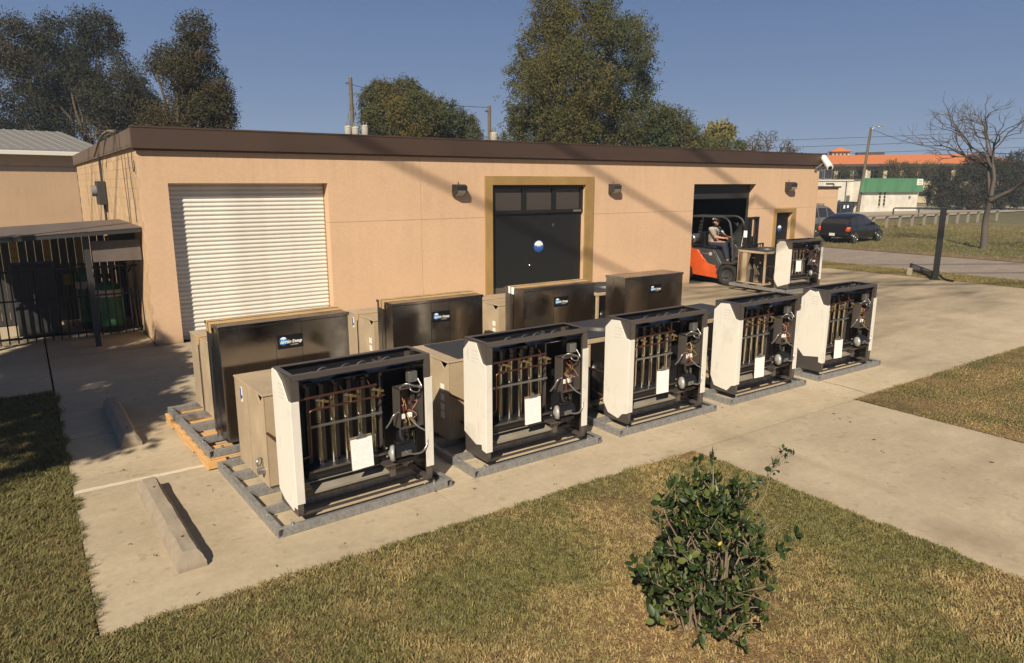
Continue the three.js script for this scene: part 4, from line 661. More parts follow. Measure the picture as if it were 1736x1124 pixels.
  mesh('roof_frame', [rod(V(-0.45, 2.09, 0.42), V(-1.56, 2.07, 0.44), 0.03), rod(V(-0.45, 2.09, -0.42), V(-1.56, 2.07, -0.44), 0.03), span(-1.58, -1.50, 2.04, 2.09, -0.44, 0.44, 0.008), span(-0.48, -0.40, 2.06, 2.11, -0.42, 0.42, 0.008)], dark, g);
  for (let i = 0; i < 7; i++) mesh('roof_bar', box(1.08, 0.04, 0.025, -0.98, 2.09, -0.36 + i * 0.12, 0.004), dark, g);
  // mast, carriage, forks
  const m = sub('mast', t);
  for (const z of [0.30, -0.30]) { mesh('outer_channel', [span(0.34, 0.46, 0.10, 2.10, z - 0.045, z + 0.045, 0.006)], M.blackPaint, m); mesh('inner_channel', [span(0.40, 0.52, 0.12, 2.06, z * 0.72 - 0.03, z * 0.72 + 0.03, 0.004)], M.blackPaint, m); mesh('lift_cylinder', [rod(V(0.33, 0.2, z * 0.72), V(0.33, 1.5, z * 0.72), 0.035, 0.035, 12)], M.blackPaint, m); }
  mesh('cross_member', [span(0.36, 0.48, 2.02, 2.10, -0.34, 0.34, 0.005), span(0.30, 0.36, 1.25, 1.35, -0.34, 0.34, 0.005), span(0.30, 0.36, 0.25, 0.36, -0.34, 0.34, 0.005)], M.blackPaint, m);
  mesh('chain', [span(0.44, 0.455, 0.3, 2.0, -0.12, -0.09), span(0.44, 0.455, 0.3, 2.0, 0.09, 0.12)], M.steelDark, m);
  mesh('tilt_cylinder', [rod(V(-0.1, 0.6, 0.36), V(0.36, 0.72, 0.34), 0.035), rod(V(-0.1, 0.6, -0.36), V(0.36, 0.72, -0.34), 0.035)], M.blackPaint, m);
  const c = sub('carriage', t);
  mesh('fork_bar', [span(0.53, 0.60, 0.30, 0.40, -0.52, 0.52, 0.005), span(0.53, 0.60, 0.62, 0.72, -0.52, 0.52, 0.005)], M.blackPaint, c);
  mesh('load_backrest', [span(0.55, 0.59, 0.72, 1.30, -0.52, -0.48), span(0.55, 0.59, 0.72, 1.30, 0.48, 0.52), span(0.55, 0.59, 1.26, 1.30, -0.48, 0.48), ...[-0.32, -0.16, 0, 0.16, 0.32].map(z => span(0.56, 0.58, 0.72, 1.26, z - 0.012, z + 0.012))], M.blackPaint, c);
  for (const z of [0.26, -0.26]) mesh('fork', [slab([[0.60, 0.075], [1.70, 0.105], [1.70, 0.118], [0.66, 0.122], [0.65, 0.72], [0.60, 0.72]], 0.10, z - 0.05, 0.003)], M.blackPaint, c);
  // gas bottle behind the seat
  const b = sub('gas_bottle', t);
  mesh('shell', lathe([[0, -0.36], [0.08, -0.355], [0.14, -0.31], [0.155, -0.25], [0.155, 0.25], [0.14, 0.31], [0.08, 0.355], [0, 0.36]], 24).rotateX(Math.PI / 2).translate(-1.40, 1.36, 0.1), M.alu, b);
  mesh('collar', [place(new THREE.TorusGeometry(0.10, 0.02, 6, 18), -1.40, 1.36, 0.46), place(new THREE.TorusGeometry(0.16, 0.012, 6, 24), -1.40, 1.36, 0.25), place(new THREE.TorusGeometry(0.16, 0.012, 6, 24), -1.40, 1.36, -0.05), span(-1.54, -1.26, 1.17, 1.20, -0.28, 0.4)], M.charcoal, b);
  // wheel, column, dash, lamps, mirror, chart
  mesh('steering_wheel', [new THREE.TorusGeometry(0.17, 0.016, 8, 24).rotateX(Math.PI / 2).rotateZ(-0.5).translate(-0.22, 1.36, 0), rod(V(0.12, 0.95, 0), V(-0.20, 1.35, 0), 0.03)], M.blackPaint, t);
  mesh('lever', [rod(V(0.02, 1.15, 0.24), V(-0.06, 1.38, 0.24), 0.012), place(new THREE.SphereGeometry(0.026, 10, 8), -0.06, 1.39, 0.24), rod(V(0.02, 1.15, 0.32), V(-0.06, 1.36, 0.32), 0.012), place(new THREE.SphereGeometry(0.026, 10, 8), -0.06, 1.37, 0.32)], M.charcoal, t);
  mesh('dash_plate', slab([[0.13, 1.20], [0.17, 1.62], [0.19, 1.62], [0.16, 1.20]], 0.44, -0.40, 0.002), M.paper, t);
  mesh('load_chart', span(0.345, 0.455, 1.50, 1.70, 0.346, 0.350), M.paper, m);
  mesh('plastic_sheet', [slab([[-0.06, 1.45], [0.28, 1.68], [0.28, 1.46]], 0.004, -0.30), slab([[0.02, 1.42], [0.28, 1.43], [0.28, 1.24]], 0.004, -0.30)], M.paper, t);
  for (const z of [0.34, -0.34]) { const l = sub('headlamp', t); mesh('shell', rod(V(0.20, 0.92, z + 0.12 * Math.sign(z)), V(0.29, 0.92, z + 0.12 * Math.sign(z)), 0.05, 0.06, 14), M.charcoal, l); mesh('lens', rod(V(0.288, 0.92, z + 0.12 * Math.sign(z)), V(0.296, 0.92, z + 0.12 * Math.sign(z)), 0.055, 0.055, 14), M.chrome, l); }
  mesh('mirror', [place(new THREE.SphereGeometry(0.07, 12, 8).scale(0.4, 1, 1), 0.05, 1.86, 0.2), rod(V(-0.08, 1.92, 0.2), V(0.05, 1.86, 0.2), 0.01)], M.charcoal, t);
  mesh('step', span(-0.30, 0.0, 0.24, 0.27, 0.40, 0.56, 0.005), M.charcoal, t);
}
// ---------------------------------------------------------------- the driver: smooth surface round a posed skeleton
function netMesh(field, lo, hi, cell) {
  const n = [0, 1, 2].map(i => Math.ceil((hi[i] - lo[i]) / cell) + 1), N = n[0] * n[1] * n[2], f = new Float32Array(N), id = (i, j, k) => i + n[0] * (j + n[1] * k);
  for (let k = 0; k < n[2]; k++) for (let j = 0; j < n[1]; j++) for (let i = 0; i < n[0]; i++) f[id(i, j, k)] = field(lo[0] + i * cell, lo[1] + j * cell, lo[2] + k * cell);
  const vi = new Int32Array(N).fill(-1), P = [], I = [];
  for (let k = 0; k < n[2] - 1; k++) for (let j = 0; j < n[1] - 1; j++) for (let i = 0; i < n[0] - 1; i++) {
    let c = 0, x = 0, y = 0, z = 0, any = 0;
    const val = (a, b, d) => f[id(i + a, j + b, k + d)];
    for (let e = 0; e < 12; e++) { const ax = e >> 2, b = e & 1, d = (e >> 1) & 1, p = ax === 0 ? [0, b, d] : ax === 1 ? [b, 0, d] : [b, d, 0], q = p.slice(); q[ax] = 1; const v0 = val(...p), v1 = val(...q); if ((v0 < 0) !== (v1 < 0)) { const t = v0 / (v0 - v1); x += p[0] + (q[0] - p[0]) * t; y += p[1] + (q[1] - p[1]) * t; z += p[2] + (q[2] - p[2]) * t; c++; any = 1; } }
    if (any) { vi[id(i, j, k)] = P.length / 3; P.push(lo[0] + (i + x / c) * cell, lo[1] + (j + y / c) * cell, lo[2] + (k + z / c) * cell); }
  }
  const quad = (a, b, c, d, flip) => { if (a < 0 || b < 0 || c < 0 || d < 0) return; flip ? I.push(a, c, b, a, d, c) : I.push(a, b, c, a, c, d); };
  for (let k = 1; k < n[2] - 1; k++) for (let j = 1; j < n[1] - 1; j++) for (let i = 1; i < n[0] - 1; i++) {
    const s = f[id(i, j, k)] < 0;
    if (s !== (f[id(i + 1, j, k)] < 0)) quad(vi[id(i, j - 1, k - 1)], vi[id(i, j, k - 1)], vi[id(i, j, k)], vi[id(i, j - 1, k)], !s);
    if (s !== (f[id(i, j + 1, k)] < 0)) quad(vi[id(i - 1, j, k - 1)], vi[id(i - 1, j, k)], vi[id(i, j, k)], vi[id(i, j, k - 1)], !s);
    if (s !== (f[id(i, j, k + 1)] < 0)) quad(vi[id(i - 1, j - 1, k)], vi[id(i, j - 1, k)], vi[id(i, j, k)], vi[id(i - 1, j, k)], !s);
  }
  const g = new THREE.BufferGeometry(); g.setAttribute('position', new THREE.Float32BufferAttribute(P, 3)); g.setIndex(I); g.computeVertexNormals(); return g;
}
function bones(list, k) { // [x,y,z,r, x,y,z,r] joined by a smooth minimum
  return (x, y, z) => {
    let s = 0;
    for (const b of list) {
      const dx = b[4] - b[0], dy = b[5] - b[1], dz = b[6] - b[2], L = dx * dx + dy * dy + dz * dz || 1e-9, t = Math.max(0, Math.min(1, ((x - b[0]) * dx + (y - b[1]) * dy + (z - b[2]) * dz) / L));
      const d = Math.hypot(x - b[0] - dx * t, y - b[1] - dy * t, z - b[2] - dz * t) - (b[3] + (b[7] - b[3]) * t); s += Math.exp(-d / k);
    }
    return -k * Math.log(s + 1e-12);
  };
}
{
  const p = thing('person', 'driver in a light grey shirt, dark trousers and cap, seated at the forklift wheel', 'person', [0, 0, 0]);
  p.position.copy(V(-0.86, 1.17, 0).applyAxisAngle(V(0, 1, 0), fork.rotation.y).add(fork.position)); p.rotation.y = fork.rotation.y;
  const sh = [[0.02, 0.52, 0.19], [0.02, 0.52, -0.19]], el = [[0.22, 0.28, 0.25], [0.24, 0.30, -0.25]], wr = [[0.46, 0.25, 0.15], [0.47, 0.26, -0.15]];
  const torso = [[0, 0.08, 0, 0.15, 0.0, 0.26, 0, 0.135], [0, 0.26, 0, 0.135, 0.02, 0.46, 0, 0.15], [0.02, 0.50, 0.12, 0.075, 0.02, 0.50, -0.12, 0.075]];
  const arms = [], fore = [];
  for (let i = 0; i < 2; i++) { arms.push([...sh[i], 0.062, ...el[i], 0.046]); fore.push([...el[i], 0.044, ...wr[i], 0.029]); }
  const neck = [[0.03, 0.54, 0, 0.058, 0.06, 0.64, 0, 0.052]];
  const hd = [[0.055, 0.77, 0, 0.088, 0.075, 0.73, 0, 0.080], [0.10, 0.67, 0, 0.045, 0.075, 0.72, 0, 0.07], [0.158, 0.735, 0, 0.010, 0.172, 0.708, 0, 0.015], [0.06, 0.735, 0.085, 0.016, 0.055, 0.70, 0.085, 0.013], [0.06, 0.735, -0.085, 0.016, 0.055, 0.70, -0.085, 0.013], [0.125, 0.765, 0.035, 0.02, 0.125, 0.765, -0.035, 0.02]];
  const legs = []; for (const s of [1, -1]) legs.push([0.03, 0.07, s * 0.10, 0.098, 0.46, 0.04, s * 0.13, 0.072], [0.46, 0.04, s * 0.13, 0.068, 0.60, -0.42, s * 0.12, 0.05]);
  const bodyF = bones([...torso, ...arms, ...fore, ...neck, ...legs], 0.018);
  const gs = [netMesh(bodyF, [-0.25, -0.55, -0.36], [0.72, 0.72, 0.36], 0.016), netMesh(bones(hd, 0.008), [-0.06, 0.60, -0.13], [0.22, 0.90, 0.13], 0.007)];
  for (let i = 0; i < 2; i++) { // hands closed on the wheel rim
    const w = wr[i], s = i ? -1 : 1, hb = [[w[0], w[1], w[2], 0.026, w[0] + 0.07, w[1] + 0.005, w[2] - s * 0.01, 0.030]];
    for (let f = 0; f < 4; f++) { const z = w[2] - s * (0.035 - f * 0.019) , x = w[0] + 0.085, L = [0.030, 0.036, 0.034, 0.026][f]; hb.push([x, w[1] + 0.014, z, 0.009, x + L, w[1] + 0.004, z, 0.0085], [x + L, w[1] + 0.004, z, 0.0085, x + L * 0.9, w[1] - 0.026, z, 0.008], [x + L * 0.9, w[1] - 0.026, z, 0.008, x + L * 0.2, w[1] - 0.034, z, 0.007]); }
    hb.push([w[0] + 0.03, w[1] + 0.01, w[2] - s * 0.03, 0.012, w[0] + 0.065, w[1] + 0.004, w[2] - s * 0.058, 0.010], [w[0] + 0.065, w[1] + 0.004, w[2] - s * 0.058, 0.010, w[0] + 0.095, w[1] - 0.012, w[2] - s * 0.05, 0.008]);
    gs.push(netMesh(bones(hb, 0.005), [w[0] - 0.05, w[1] - 0.08, w[2] - 0.11], [w[0] + 0.18, w[1] + 0.07, w[2] + 0.11], 0.005));
  }
  mesh('body', gs, mat(0.42, 0.22, 0.15, { roughness: 0.6 }), p);
  const inf = (f, d) => (x, y, z) => f(x, y, z) - d;
  const sleeves = arms.map(a => { const t = 0.62; return [...a.slice(0, 3), 0.07, a[0] + (a[4] - a[0]) * t, a[1] + (a[5] - a[1]) * t, a[2] + (a[6] - a[2]) * t, 0.062]; });
  const shirtF = inf(bones([...torso, ...sleeves], 0.025), 0.012);
  mesh('shirt', netMesh((x, y, z) => Math.max(shirtF(x, y, z), 0.045 - y, y - 0.575), [-0.25, 0.0, -0.36], [0.40, 0.64, 0.36], 0.014), mat(0.42, 0.38, 0.33, { roughness: 0.9 }), p);
  const legF = inf(bones([[0, 0.06, 0, 0.15, 0, 0.10, 0, 0.15], ...legs], 0.03), 0.012);
  mesh('trousers', netMesh((x, y, z) => Math.max(legF(x, y, z), y - 0.115, -0.40 - y), [-0.25, -0.44, -0.32], [0.74, 0.2, 0.32], 0.015), mat(0.022, 0.028, 0.05, { roughness: 0.9 }), p);
  for (const s of [1, -1]) mesh('shoe', netMesh(bones([[0.59, -0.47, s * 0.12, 0.045, 0.62, -0.485, s * 0.12, 0.045], [0.62, -0.49, s * 0.12, 0.042, 0.78, -0.50, s * 0.13, 0.036]], 0.02), [0.5, -0.56, s * 0.12 - 0.08], [0.86, -0.38, s * 0.12 + 0.09], 0.012), M.blackPaint, p);
  const hair = inf(bones([[0.035, 0.78, 0, 0.088, 0.02, 0.72, 0, 0.075]], 0.01), 0.008); mesh('hair', netMesh((x, y, z) => Math.max(hair(x, y, z), x - 0.065), [-0.1, 0.62, -0.13], [0.16, 0.9, 0.13], 0.009), mat(0.03, 0.022, 0.016, { roughness: 0.9 }), p);
  const cap = inf(bones([[0.05, 0.80, 0, 0.092, 0.05, 0.79, 0, 0.092]], 0.01), 0.010), brim = slab([[0.10, 0.806], [0.215, 0.792], [0.215, 0.785], [0.10, 0.796]], 0.13, -0.065, 0.003);
  mesh('cap', [netMesh((x, y, z) => Math.max(cap(x, y, z), 0.785 - y), [-0.08, 0.76, -0.13], [0.2, 0.93, 0.13], 0.009), brim], M.charcoal, p);
  mesh('cap_panel', netMesh((x, y, z) => Math.max(cap(x, y, z) - 0.004, 0.80 - y, x - 0.03), [-0.1, 0.77, -0.13], [0.1, 0.94, 0.13], 0.009), M.white, p);
  mesh('brace', [tube([[0.19, 0.30, 0.09], [0.17, 0.45, 0.10], [0.06, 0.585, 0.10], [-0.10, 0.52, 0.09], [-0.14, 0.36, 0.06], [-0.15, 0.14, 0.04]], 0.016, 30, 6), tube([[0.19, 0.30, -0.09], [0.17, 0.45, -0.10], [0.06, 0.585, -0.10], [-0.10, 0.52, -0.09], [-0.14, 0.36, -0.06], [-0.15, 0.14, -0.04]], 0.016, 30, 6)], M.charcoal, p);
  mesh('eye', [place(new THREE.SphereGeometry(0.011, 8, 6), 0.143, 0.745, 0.032), place(new THREE.SphereGeometry(0.011, 8, 6), 0.143, 0.745, -0.032)], M.blackPaint, p);
  mesh('mouth', place(new THREE.SphereGeometry(0.018, 8, 6).scale(0.4, 0.3, 1.2), 0.143, 0.675, 0), mat(0.3, 0.1, 0.08), p);
}
// ---------------------------------------------------------------- parked cars
function car(name, text, pos, turn, o) { // +x forwards, origin under the middle of the rear axle
  const t = thing(name, text, 'car', pos, turn), L0 = o.x0, L1 = o.x1, NS = 56, rings = [], lerp = (tab, x) => { for (let i = 1; i < tab.length; i++) if (x <= tab[i][0]) { const a = tab[i - 1], b = tab[i], k = (x - a[0]) / (b[0] - a[0]); return a[1] + (b[1] - a[1]) * k; } return tab[tab.length - 1][1]; };
  const sm = (tab, x) => (lerp(tab, x - 0.05) + 2 * lerp(tab, x) + lerp(tab, x + 0.05)) / 4;
  for (let i = 0; i <= NS; i++) {
    const x = L0 + (L1 - L0) * i / NS, w = sm(o.half, x), bt = sm(o.belt, x), rf = Math.max(sm(o.roof, x), bt + 0.005), lo = sm(o.sill, x), wr = w * (1 - 0.26 * Math.min(1, (rf - bt) / 0.5));
    const Y = [[lo, w * 0.7], [lo + 0.02, w * 0.93], [lo + 0.16, w * 0.985], [(lo + bt) / 2, w], [bt - 0.10, w * 0.99], [bt, w * 0.955], [bt + (rf - bt) * 0.08, w * 0.945], [bt + (rf - bt) * 0.80, wr + (w - wr) * 0.22], [bt + (rf - bt) * 0.93, wr * 0.93], [rf - 0.006, wr * 0.72], [rf, 0]];
    rings.push(Y.map(([y, z]) => [x, y, z]));
  }
  const body = [], glass = [], tri = (a, b, c, d, dst) => dst.push(a, b, c, a, c, d);
  for (let i = 0; i < NS; i++) { const xm = (rings[i][0][0] + rings[i + 1][0][0]) / 2; for (let j = 0; j < 10; j++) for (const s of [1, -1]) {
    const f = p => [p[0], p[1], p[2] * s], a = f(rings[i][j]), b = f(rings[i + 1][j]), c = f(rings[i + 1][j + 1]), d = f(rings[i][j + 1]);
    const isG = (j === 6 && o.side.some(([p, q]) => xm > p && xm < q)) || (j >= 6 && o.screens.some(([p, q]) => xm > p && xm < q) && (j > 6 || false));
    if (s > 0) tri(a, b, c, d, isG ? glass : body); else tri(a, d, c, b, isG ? glass : body); } }
  for (const e of [0, NS]) for (let j = 0; j < 10; j++) { const p = rings[e][j], q = rings[e][j + 1], A = [p[0], p[1], p[2]], B = [q[0], q[1], q[2]], Cc = [q[0], q[1], -q[2]], D = [p[0], p[1], -p[2]]; if (e) tri(A, D, Cc, B, body); else tri(A, B, Cc, D, body); }
  const geo = l => { const g = new THREE.BufferGeometry(); g.setAttribute('position', new THREE.Float32BufferAttribute(l.flat(), 3)); const q = g; q.computeVertexNormals(); return smoothN(q); };
  mesh('body', geo(body), o.paint, t); mesh('window', geo(glass), M.darkGlass, t);
  const W = o.half.reduce((a, b) => Math.max(a, b[1]), 0);
  for (const x of [0, o.base]) for (const s of [1, -1]) {
    const k = sub('wheel', t, [x, o.r, s * (W - 0.10)]);
    mesh('tyre', lathe([[o.r * 0.66, -0.11], [o.r * 0.93, -0.11], [o.r, -0.08], [o.r, 0.08], [o.r * 0.93, 0.11], [o.r * 0.66, 0.11]], 30).rotateX(Math.PI / 2), M.rubber, k);
    mesh('rim', [...[0, 1, 2, 3, 4].map(i => box(0.07, o.r * 0.66, 0.02, 0, o.r * 0.33, 0).rotateZ(i * 1.2566).translate(0, 0, s * 0.10)), place(new THREE.TorusGeometry(o.r * 0.66, 0.022, 6, 28), 0, 0, s * 0.105), place(new THREE.CylinderGeometry(0.05, 0.05, 0.03, 14).rotateX(Math.PI / 2), 0, 0, s * 0.11)], M.chrome, k);
    mesh('brake', place(new THREE.CylinderGeometry(o.r * 0.65, o.r * 0.65, 0.04, 20).rotateX(Math.PI / 2), 0, 0, s * 0.04), M.blackPaint, k);
    mesh('wheel_arch', place(new THREE.TorusGeometry(o.r * 1.10, o.arch || 0.045, 7, 24, Math.PI), x, o.r, s * (W - 0.045)), o.archMat || o.paint, t);
    mesh('wheel_well', place(new THREE.CylinderGeometry(o.r * 1.12, o.r * 1.12, 0.02, 26).rotateX(Math.PI / 2), x, o.r + 0.015, s * (W - 0.028)), M.blackPaint, t);
  }
  mesh('bumper', [span(L0 - 0.09, L0 + 0.10, o.bump, o.bump + 0.16, -W * 0.93, W * 0.93, 0.05), span(L1 - 0.12, L1 + 0.06, o.bump - 0.05, o.bump + 0.14, -W * 0.80, W * 0.80, 0.05)], o.bumpMat || o.paint, t);
  mesh('licence_plate', span(L0 - o.plate, L0 - o.plate + 0.02, o.bump + (o.pdy || 0), o.bump + 0.14 + (o.pdy || 0), -0.15, 0.15, 0.004), mat(0.55, 0.55, 0.52, { roughness: 0.5 }), t);
  for (const s of [1, -1]) { const l = sub('tail_lamp', t); mesh('lens', [span(L0 - 0.005, L0 + 0.20, o.lamp, o.lamp + 0.17, s > 0 ? W * 0.78 : -W * 0.985, s > 0 ? W * 0.985 : -W * 0.78, 0.03)], mat(0.55, 0.06, 0.02, { roughness: 0.2 }), l); mesh('indicator', span(L0 + 0.02, L0 + 0.24, o.lamp + 0.13, o.lamp + 0.22, s > 0 ? W * 0.80 : -W * 0.975, s > 0 ? W * 0.975 : -W * 0.80, 0.03), mat(0.7, 0.25, 0.06, { roughness: 0.2 }), l); mesh('mirror', span(o.mir, o.mir + 0.12, o.mirY, o.mirY + 0.14, s > 0 ? W * 0.93 : -W - 0.16, s > 0 ? W + 0.16 : -W * 0.93, 0.03), o.paint, t); mesh('door_handle', [o.hand, o.hand + 0.95].map(x => box(0.16, 0.03, 0.03, x, o.handY, s * (W + 0.002), 0.01)), o.handMat || o.paint, t); mesh('door_gap', [o.hand - 0.75, o.hand + 0.18, o.hand + 1.15].map(x => box(0.012, 0.62, 0.01, x, o.handY - 0.16, s * (W - 0.004))), M.blackPaint, t); }
  return t;
}
function smoothN(g) { // average normals of faces that meet gently
  const p = g.attributes.position, n = g.attributes.normal, map = new Map(), key = i => `${Math.round(p.getX(i) * 500)},${Math.round(p.getY(i) * 500)},${Math.round(p.getZ(i) * 500)}`;
  for (let i = 0; i < p.count; i++) { const k = key(i); (map.get(k) || map.set(k, []).get(k)).push(i); }
  const out = new Float32Array(n.count * 3), a = V(0, 0, 0), b = V(0, 0, 0), s = V(0, 0, 0);
  for (const l of map.values()) for (const i of l) { a.fromBufferAttribute(n, i); s.set(0, 0, 0); for (const j of l) { b.fromBufferAttribute(n, j); if (a.dot(b) > 0.62) s.add(b); } s.normalize(); out.set([s.x, s.y, s.z], i * 3); }
  g.setAttribute('normal', new THREE.BufferAttribute(out, 3)); return g;
}
{
  const blackCar = mat(0.011, 0.010, 0.012, { roughness: 0.3, phys: 1, clearcoat: 0.35, clearcoatRoughness: 0.1 });
  const a = gnd(1446, 412.5), b = gnd(1489, 408), dir = b.clone().sub(a).setY(0).normalize(), turn = Math.atan2(-dir.z, dir.x), s = V(dir.z, 0, -dir.x).multiplyScalar(0.74);
  const o = a.clone().add(V(dir.z * 0.74, 0, -dir.x * 0.74));
  car('parked_car', 'black rounded wagon parked on the grass across the road', [o.x, -0.02, o.z], turn, {
    x0: -0.78, x1: 3.42, base: 2.62, r: 0.315, paint: blackCar, arch: 0.055,
    half: [[-0.8, 0.72], [-0.6, 0.82], [0, 0.85], [1.6, 0.85], [2.6, 0.80], [3.2, 0.62], [3.45, 0.48]], belt: [[-0.8, 0.86], [-0.5, 0.95], [1.5, 0.93], [2.1, 0.92], [2.9, 0.82], [3.3, 0.68], [3.45, 0.60]],
    roof: [[-0.8, 0.90], [-0.62, 1.18], [-0.35, 1.40], [0.1, 1.52], [0.8, 1.56], [1.3, 1.50], [1.65, 1.30], [2.08, 0.98], [2.25, 0.95], [2.9, 0.84], [3.3, 0.70], [3.45, 0.62]], sill: [[-0.8, 0.36], [-0.5, 0.24], [3.0, 0.24], [3.45, 0.32]],
    side: [[-0.42, 0.12], [0.20, 0.90], [0.98, 1.72]], screens: [[-0.74, -0.50], [1.42, 2.02]], bump: 0.42, plate: 0.095, lamp: 0.66, mir: 1.62, mirY: 0.95, hand: 0.85, handY: 0.86, handMat: M.chrome,
  });
  const silver = mat(0.20, 0.19, 0.175, { roughness: 0.35, metalness: 0.4 }), q = gnd(1412, 404);
  const v = car('parked_utility_vehicle', 'silver grey sport utility vehicle half hidden behind the building corner', [q.x - 0.1, -0.02, q.z - 2.0], turn - 0.05, {
    x0: -1.05, x1: 4.05, base: 3.1, r: 0.37, paint: silver, arch: 0.05, half: [[-1.1, 0.90], [-0.8, 0.96], [3.2, 0.97], [4.1, 0.86]], belt: [[-1.1, 1.10], [2.3, 1.10], [2.6, 1.10], [4.1, 0.98]],
    roof: [[-1.1, 1.14], [-0.95, 1.60], [-0.75, 1.80], [-0.2, 1.86], [1.3, 1.85], [1.7, 1.74], [2.35, 1.14], [4.1, 1.0]], sill: [[-1.1, 0.48], [-0.8, 0.36], [4.1, 0.40]],
    side: [[-0.72, 0.18], [0.28, 1.10], [1.2, 2.2]], screens: [[-1.02, -0.80], [1.62, 2.30]], bump: 0.52, plate: 0.10, pdy: 0.3, lamp: 0.95, mir: 2.0, mirY: 1.12, hand: 0.95, handY: 1.02, bumpMat: M.charcoal, archMat: M.charcoal,
  });
  mesh('roof_rack', [rod(V(-0.6, 1.92, 0.6), V(1.2, 1.92, 0.6), 0.02), rod(V(-0.6, 1.92, -0.6), V(1.2, 1.92, -0.6), 0.02), rod(V(-0.3, 1.93, -0.6), V(-0.3, 1.93, 0.6), 0.02), rod(V(0.8, 1.93, -0.6), V(0.8, 1.93, 0.6), 0.02), ...[-0.5, 1.1].flatMap(x => [0.6, -0.6].map(z => rod(V(x, 1.8, z), V(x, 1.92, z), 0.02)))], M.charcoal, v);
}

// ---------------------------------------------------------------- trees
function leafClump(n, rad, l, w, seed, droop = 0.3) {
  const r = rng(seed), P = [], I = [];
  for (let i = 0; i < n; i++) {
    const c = V(r() - 0.5, (r() - 0.5) * 0.8, r() - 0.5).multiplyScalar(2 * rad), d = V(r() - 0.5, r() - 0.5 - droop, r() - 0.5).normalize(), s = V(r() - 0.5, r() - 0.5, r() - 0.5).cross(d).normalize(), k = l * (0.7 + 0.6 * r()), b = P.length / 3;
    const q = c.clone().addScaledVector(d, k * 0.5), e = c.clone().addScaledVector(d, k);
    for (const v of [c, q.clone().addScaledVector(s, w), e, q.clone().addScaledVector(s, -w)]) P.push(v.x, v.y, v.z); I.push(b, b + 1, b + 2, b, b + 2, b + 3);
  }
  const g = new THREE.BufferGeometry(); g.setAttribute('position', new THREE.Float32BufferAttribute(P, 3)); g.setIndex(I); g.computeVertexNormals(); return g;
}
const bark = mat(0.10, 0.08, 0.06, { roughness: 0.95, map: rescale(tGrain, 0.5, 0.9), bumpMap: rescale(tGrain, 0.4, 0.8), bumpScale: 0.02 });
function taper(a, b, r0, r1, bend, seed) { const r = rng(seed), m = a.clone().lerp(b, 0.5).add(V((r() - 0.5) * bend, (r() - 0.3) * bend * 0.6, (r() - 0.5) * bend)), c = curve([a, a.clone().lerp(m, 0.5), m, b]), g = new THREE.TubeGeometry(c, 14, 1, 7, false), p = g.attributes.position, n = g.attributes.normal; for (let i = 0; i < p.count; i++) { const k = Math.floor(i / 8) / 14, q = r0 + (r1 - r0) * k - 1; p.setXYZ(i, p.getX(i) + n.getX(i) * q, p.getY(i) + n.getY(i) * q, p.getZ(i) + n.getZ(i) * q); } return g; }
// lobes: world centre + radius; foliage is scattered through the outer part of each, thinned by noise
function tree(name, text, base, lobes, o) {
  const t = thing(name, text, o.cat || 'tree', [base.x, 0, base.z], 0, o.group), r = rng(o.seed), top = lobes.reduce((a, l) => a.add(l.c), V(0, 0, 0)).multiplyScalar(1 / lobes.length), rel = p => p.clone().sub(V(base.x, 0, base.z));
  const fork0 = rel(top); fork0.multiplyScalar(0.5); fork0.y = Math.max(0.3 * top.y, o.fork || top.y * 0.5);
  const tg = [taper(V(0, -0.1, 0), fork0, o.trunk, o.trunk * 0.7, 0.4, o.seed)];
  lobes.forEach((l, i) => { const c = rel(l.c); tg.push(taper(fork0.clone().add(V(0, -0.2 * r(), 0)), c, o.trunk * 0.42, 0.035, l.r * 0.7, o.seed + i)); for (let k = 0; k < (o.twigs ?? 5); k++) { const e = c.clone().add(V(r() - 0.5, (r() - 0.35), r() - 0.5).normalize().multiplyScalar(l.r * (0.75 + 0.35 * r()))); tg.push(taper(c.clone().lerp(fork0, 0.25 * r()), e, 0.035, 0.010, 0.5, o.seed + i * 9 + k)); } });
  mesh('trunk', tg, o.bark || bark, t);
  const list = [];
  for (const l of lobes) { const n = Math.round(o.dens * l.r * l.r * 12.6); for (let i = 0; i < n; i++) { const d = V(r() - 0.5, r() - 0.5, r() - 0.5); if (d.lengthSq() > 0.25 || d.lengthSq() < 1e-4) { i--; continue; } const q = r(); d.normalize(); const rag = 0.72 + 0.5 * wfbm(d.x * 2 + l.c.x, d.y * 2 + d.z * 2 + l.c.y, o.seed, 1.3, 3); d.multiplyScalar(l.r * (q > 0.93 ? rag * (1.05 + 0.25 * r()) : rag * (1 - 0.6 * r() * r()))); d.y *= o.flat || 0.9; const p = rel(l.c).add(d); if (p.y < 0.3) continue; if (wfbm(p.x + p.y * 0.7, p.z - p.y * 0.6, o.seed + 5, 0.9 / (o.gapSize || 1), 3) < (o.gap ?? 0.36)) continue; list.push(p); } }
  const c = new THREE.InstancedMesh(leafClump(o.n || 12, o.rad || 0.22, o.l || 0.13, o.w || 0.035, o.seed), leafMat({ roughness: 1, ...(o.leaf || {}) }), list.length);
  c.name = 'crown'; c.castShadow = c.receiveShadow = true; const [cr, cg, cb] = o.col;
  list.forEach((p, i) => { E4.set(r() * 6.283, r() * 6.283, r() * 6.283); Q4.setFromEuler(E4); const s = 0.7 + 0.6 * r(); S4.set(s, s, s); M4.compose(p, Q4, S4); c.setMatrixAt(i, M4); const k = 0.86 + 0.28 * r(), y = wfbm(p.x, p.z + p.y, o.seed + 9, 0.5, 3) - 0.5; C4.setRGB(cr * k * (1 + 1.3 * y), cg * k * (1 + 0.5 * y), cb * k * (1 - 0.4 * y)); c.setColorAt(i, C4); });
  tag(c, null, null, null, 'stuff'); t.add(c); return t;
}
